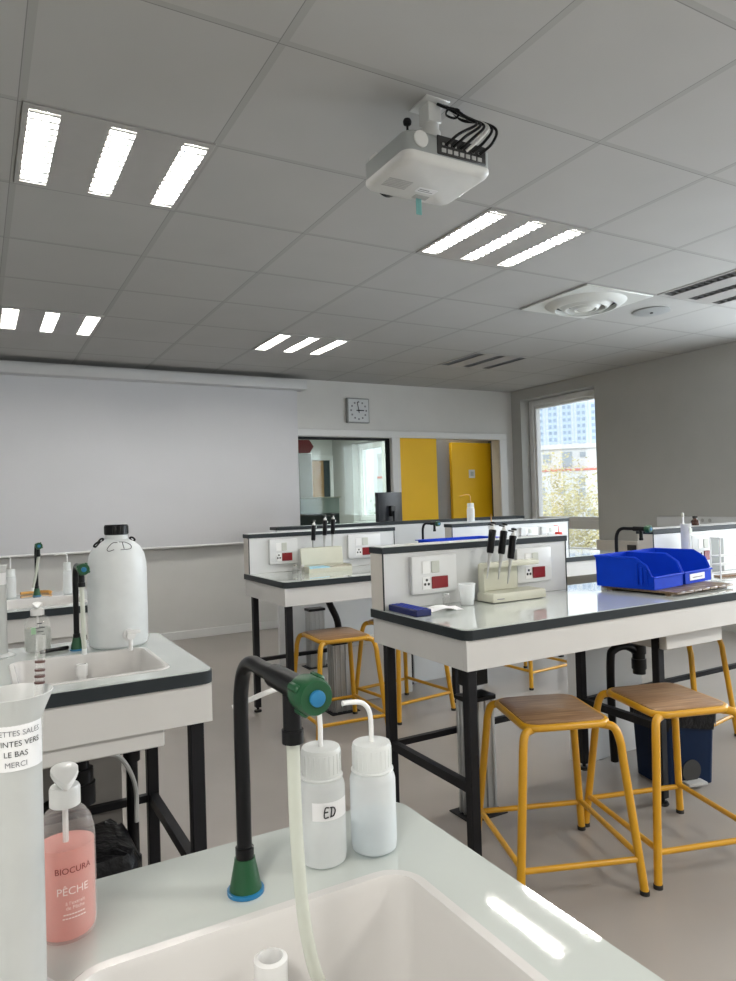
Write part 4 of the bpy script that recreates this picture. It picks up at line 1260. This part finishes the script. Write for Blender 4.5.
t = thing('draining_rack', 'white wire draining rack with grey plate behind the right blue bin', 'rack', (3.30, -.30, ZT + .0005), RAD(-6))
MB().box(-.095, -.0, .03, .035, .02, .2, .002, 1).build('rack_plate', M['projector_grey'], t)
mb = MB()
for x in (-.1, .09): 
    for y in (-.03, .028): mb.tube([(x, y, 0), (x, y, .115 if x > 0 else .205)], .004, 8)
for z in (.02, .065, .11):
    mb.tube([(-.1, -.03, z), (.09, -.03, z), (.09, .028, z), (-.1, .028, z)], .0035, 8, 1, smooth=False, closed=True)
mb.tube([(-.1, -.03, .205), (-.1, .028, .205)], .004, 8)
mb.build('rack_frame', M['white_plastic'], t)
MB().box(-.09, .085, -.025, .024, .0005, .008, .001, 1).build('drip_tray', M['wood'], t)
t = thing('measuring_cylinder', 'tall white measuring cylinder behind the blue bins', 'measuring cylinder', (3.04, -.24, ZT + .0005))
MB().lathe([(.0245, .012), (.0245, .275), (.028, .283), (.0275, .284), (.023, .275), (.023, .014)], 28, cap=False).build('cylinder_body', M['milky_dense'], t)
MB().lathe([(.045, 0), (.046, .004), (.03, .012), (0, .0125)], 6).build('cylinder_foot', M['milky'], t)
MB().box(-.010, .014, -.027, -.025, .235, .262).build('label', M['socket_grey'], t)
t = thing('glass_pipette', 'white tipped pipette standing in the cylinder behind the bins', 'pipette', (3.033, -.24, ZT + .015))
MB().tube([(.004, 0, 0), (-.014, 0, .305)], .0045, 10).build('pipette_tube', M['white_plastic'], t)
MB().tube([(-.0135, 0, .3055), (-.015, 0, .328)], .0058, 10).build('pipette_cap', M['cream'], t)
t = thing('reagent_bottle', 'small brown glass bottle on the dark capped panel at right', 'bottle', (3.31, -.1, 1.1625))
MB().lathe([(0, .001), (.021, .001), (.022, .004), (.022, .026), (.012, .034), (.011, .04)], 20).build('bottle_body', M['brown_glass'], t)
MB().lathe([(.013, .0405), (.013, .052), (0, .053)], 18).build('bottle_cap', M['rubber'], t)

# ------------------------------------------------------------------ second right hand bench
t = thing('pipette_tip_box', 'open cream tip box with blue contents on the second right hand bench', 'box', (1.845, 1.56, ZT + .0005))
w = .155
mb = MB(); mb.box(-w, w, -.06, .06, 0, .004).box(-w, w, -.06, -.056, .004, .028).box(-w, w, .056, .06, .004, .04).box(-w, -w + .004, -.056, .056, .004, .04).box(w - .004, w, -.056, .056, .004, .04).box(.0, .004, -.056, .056, .004, .036)
mb.build('box_base', M['cream'], t)
MB().box(-w + .006, -.002, -.054, .054, .006, .034, .004, 1).build('blue_tips', M['sky_blue'], t)
MB().box(.006, w - .006, -.054, .054, .006, .032, .004, 1).build('mixed_tips', M['tip_mix'], t)
mb = MB().box(-w, w, 0, .008, .0, .115, .004, 1, mat=Matrix.Translation((-.0, .062, .04)) @ Matrix.Rotation(RAD(-8), 4, 'X'))
mb.build('box_lid', M['cream'], t)
def vial(label, x, y):
    t = thing('glass_vial', label, 'vial', (x, y, ZT + .0005), 0, 'vials by the tip box')
    MB().lathe([(0, .001), (.015, .001), (.016, .004), (.016, .032), (.012, .038)], 18).build('vial_body', M['soap_clear'], t)
    MB().lathe([(.0125, .0385), (.0125, .05), (0, .0505)], 16).build('vial_cap', M['cab_grey'], t)
vial('rear glass vial left of the open tip box', 1.665, 1.665)
vial('front glass vial left of the open tip box', 1.672, 1.575)
pipette_stand('cream pipette stand hidden behind the open tip box', 1.88, 1.695).scale = (.85, .8, .9)
for k, (dx, dz) in enumerate(((-.085, .0), (.0, .03), (.06, .035))):
    pipette(['left black micropipette behind the open tip box', 'middle black micropipette behind the open tip box', 'right black micropipette behind the open tip box'][k], 1.88 + dx, 1.655, 1.10 + dz, 'micropipettes behind the tip box', RAD(4))
t = thing('plastic_tray', 'blue open tray on the second right hand bench by its tap', 'tray', (2.86, 1.45, ZT + .0005), RAD(0))
mb = MB()
mb.loft([rrect(-.25, .25, -.13, .13, .02, 0), rrect(-.28, .28, -.15, .15, .02, .163), rrect(-.295, .295, -.165, .165, .02, .165), rrect(-.295, .295, -.165, .165, .02, .16)], True, False)
mb.loft([rrect(-.28, .28, -.15, .15, .02, .164), rrect(-.245, .245, -.125, .125, .02, .006)], False, True)
mb.build('tray_shell', M['blue_bin'], t)

# ------------------------------------------------------------------ outdoors
struct(MB().box(6.6, 320, -60, 320, -9.2, -9).build('ground', M['ground']), 'ground far below the window')
t = thing('tower_block', 'tall pale blue tower block with rows of windows outside', 'building', (184, 181, -9), RAD(-46))
MB().box(-30, 45, 0, 15, 0, 44.5).build('tower_wall', M['tower'], t)
for c in range(-4, 7):
    x = c * 4.9 + .6
    MB().box(x - 1.5, x + 1.5, -.5, -.01, 0, 43).build('balcony_column', M['tower_balcony'], t)
    MB().box(x + 2.3, x + 2.6, -.4, -.01, 0, 44).build('tower_rib', M['tower_balcony'], t)
    for r in range(8, 19):
        z = r * 2.25 + .6
        for s in (-1, 1):
            MB().box(x + s * .85 - .5, x + s * .85 + .5, -.62, -.51, z, z + 1.15).build('window', M['tower_win'], t)
t = thing('office_building', 'white low building with a red band below the tower block', 'building', (66, 63.6, -9), RAD(-46))
MB().box(-25, 30, 0, 10, 0, 16.3).build('upper_wall', M['bldg'], t)
MB().box(-25, 30, -.3, 10.3, 16.31, 16.9).build('parapet', M['trim'], t)
MB().box(-25, 30, -.6, -.31, 13.45, 13.72).build('red_band', M['red_band'], t)
MB().box(-25, 30, -.5, -.005, 0, 13.44).build('lower_wall', M['bldg'], t)
for x, z0, z1, w_ in ((-2.2, 14.6, 15.7, 1.0), (.3, 14.0, 15.9, 1.2), (2.2, 15.2, 15.8, .7)):
    MB().box(x - w_ / 2, x + w_ / 2, -.12, -.005, z0, z1).build('window', M['bldg_win'], t)
for x, z0 in ((-3, 10.4), (-.5, 10.4), (2.0, 11.6), (2.0, 10.2), (4.4, 10.4), (-3, 7.5), (0, 7.5), (3, 7.5)):
    MB().box(x - .4, x + .4, -.62, -.505, z0, z0 + 1.0).build('window', M['bldg_win'], t)

def tree(label, x, y, zc, rad, mat, seed, n=2600):
    rnd = random.Random(seed)
    t = thing('tree', label, 'tree', (x, y, -9))
    tr = MB()
    tr.tube([(0, 0, 0), (.1, 0, (zc + 9) * .5), (0, .1, zc + 9)], lambda k: .28 * (1 - .6 * k), 10)
    for k in range(7):
        a = rnd.uniform(0, 2 * PI); z = (zc + 9) * rnd.uniform(.6, .9)
        tr.tube([(0, 0, z), (math.cos(a) * rad * .4, math.sin(a) * rad * .4, z + rad * .35), (math.cos(a) * rad * .75, math.sin(a) * rad * .75, z + rad * .55)], lambda k_: .09 * (1 - .7 * k_), 6)
    tr.build('trunk', M['bark'], t)
    lf = MB()
    blobs = [(rnd.uniform(-1, 1) * rad * .62, rnd.uniform(-1, 1) * rad * .62, rnd.uniform(-.9, .75) * rad, rnd.uniform(.35, .6) * rad) for _ in range(14)]
    for q in range(n):
        b = rnd.choice(blobs)
        v = Vector((rnd.gauss(0, 1), rnd.gauss(0, 1), rnd.gauss(0, 1))).normalized() * b[3] * rnd.uniform(.5, 1.0)
        p = Vector((b[0], b[1], b[2] + zc + 9)) + v
        s = rnd.uniform(.035, .08)
        u = Vector((rnd.gauss(0, 1), rnd.gauss(0, 1), rnd.gauss(0, 1))).normalized(); w_ = u.orthogonal().normalized()
        lf.quad(p - u * s, p + w_ * s * .6, p + u * s, p - w_ * s * .6)
    lf.build('foliage', mat, t, fix=False)
tree('yellowing autumn tree just outside the tall window', 18.2, 16.3, -.6, 3.1, M['leaf'], 3, 15000)
tree('greenish tree seen through the window of the next room', 11.9, 18.5, -.6, 2.4, M['leaf_green'], 5, 1600)

# ------------------------------------------------------------------ light
world = bpy.data.worlds.new('sky'); S.world = world
world.use_nodes = True
nt = world.node_tree
for n in list(nt.nodes): nt.nodes.remove(n)
wo = nt.nodes.new('ShaderNodeOutputWorld'); bg = nt.nodes.new('ShaderNodeBackground')
tc = nt.nodes.new('ShaderNodeTexCoord'); sp = nt.nodes.new('ShaderNodeSeparateXYZ')
rp = nt.nodes.new('ShaderNodeValToRGB')
rp.color_ramp.elements[0].position = .48; rp.color_ramp.elements[0].color = (.55, .56, .55, 1)
rp.color_ramp.elements[1].position = .56; rp.color_ramp.elements[1].color = (.86, .93, 1, 1)
mr = nt.nodes.new('ShaderNodeMapRange'); mr.inputs['From Min'].default_value = -1; mr.inputs['From Max'].default_value = 1
nt.links.new(tc.outputs['Generated'], sp.inputs[0]); nt.links.new(sp.outputs[2], mr.inputs['Value'])
nt.links.new(mr.outputs[0], rp.inputs['Fac']); nt.links.new(rp.outputs[0], bg.inputs['Color'])
bg.inputs['Strength'].default_value = 1.7
nt.links.new(bg.outputs[0], wo.inputs[0])

def area(name, loc, aim, sx, sy, power, color=(1, 1, 1), portal=False):
    l = bpy.data.lights.new(name, 'AREA'); l.shape = 'RECTANGLE'; l.size = sx; l.size_y = sy; l.energy = power; l.color = color
    o = bpy.data.objects.new(name, l); COL.objects.link(o)
    o.location = loc
    o.rotation_euler = (Vector(aim) - Vector(loc)).to_track_quat('-Z', 'Y').to_euler()
    if portal: l.cycles.is_portal = True
    return o
for k, (y0, y1, z0, z1) in enumerate((W1, W4)):
    area('sky_portal', (XR + .24, (y0 + y1) / 2, (z0 + z1) / 2), (0, (y0 + y1) / 2, (z0 + z1) / 2), y1 - y0, z1 - z0, 1, portal=True)
for k, (y0, y1, z0, z1) in enumerate((W2, W3)):
    area('window_daylight', (XR + .3, (y0 + y1) / 2, (z0 + z1) / 2), (0, (y0 + y1) / 2, (z0 + z1) / 2 - .6), z1 - z0, y1 - y0, 120, (.86, .93, 1))
sun = bpy.data.lights.new('hazy_sun', 'SUN'); sun.energy = 0.75; sun.angle = RAD(20); sun.color = (1, .97, .9)
so = bpy.data.objects.new('hazy_sun', sun); COL.objects.link(so); so.rotation_euler = Vector((.55, .6, -.55)).to_track_quat('-Z', 'Y').to_euler()
for x, y in ((-1.0, -3.2), (2.4, -3.2), (4.4, -3.2)):  # unseen fill lights added behind the camera to brighten the near part
    area('rear_fill_light', (x, y, H - .02), (x, y, 0), .6, .6, 34, (1, .96, .9))
area('next_room_fill', (4.9, 7.6, H - .05), (4.9, 7.6, 0), .8, .8, 75, (.95, 1, .98))  # added fill to brighten the next room, no fitting modelled
area('vestibule_fill', (5.1, 4.84, H - .05), (5.2, 4.84, 0), .3, .12, 4, (1, .97, .9))  # small unseen fill added behind the doorway for the yellow door

S.view_settings.view_transform = 'Standard'
S.view_settings.look = 'None'
S.view_settings.exposure = 0.5
S.cycles.max_bounces = 8
S.cycles.transparent_max_bounces = 24
S.cycles.sample_clamp_indirect = 6.0
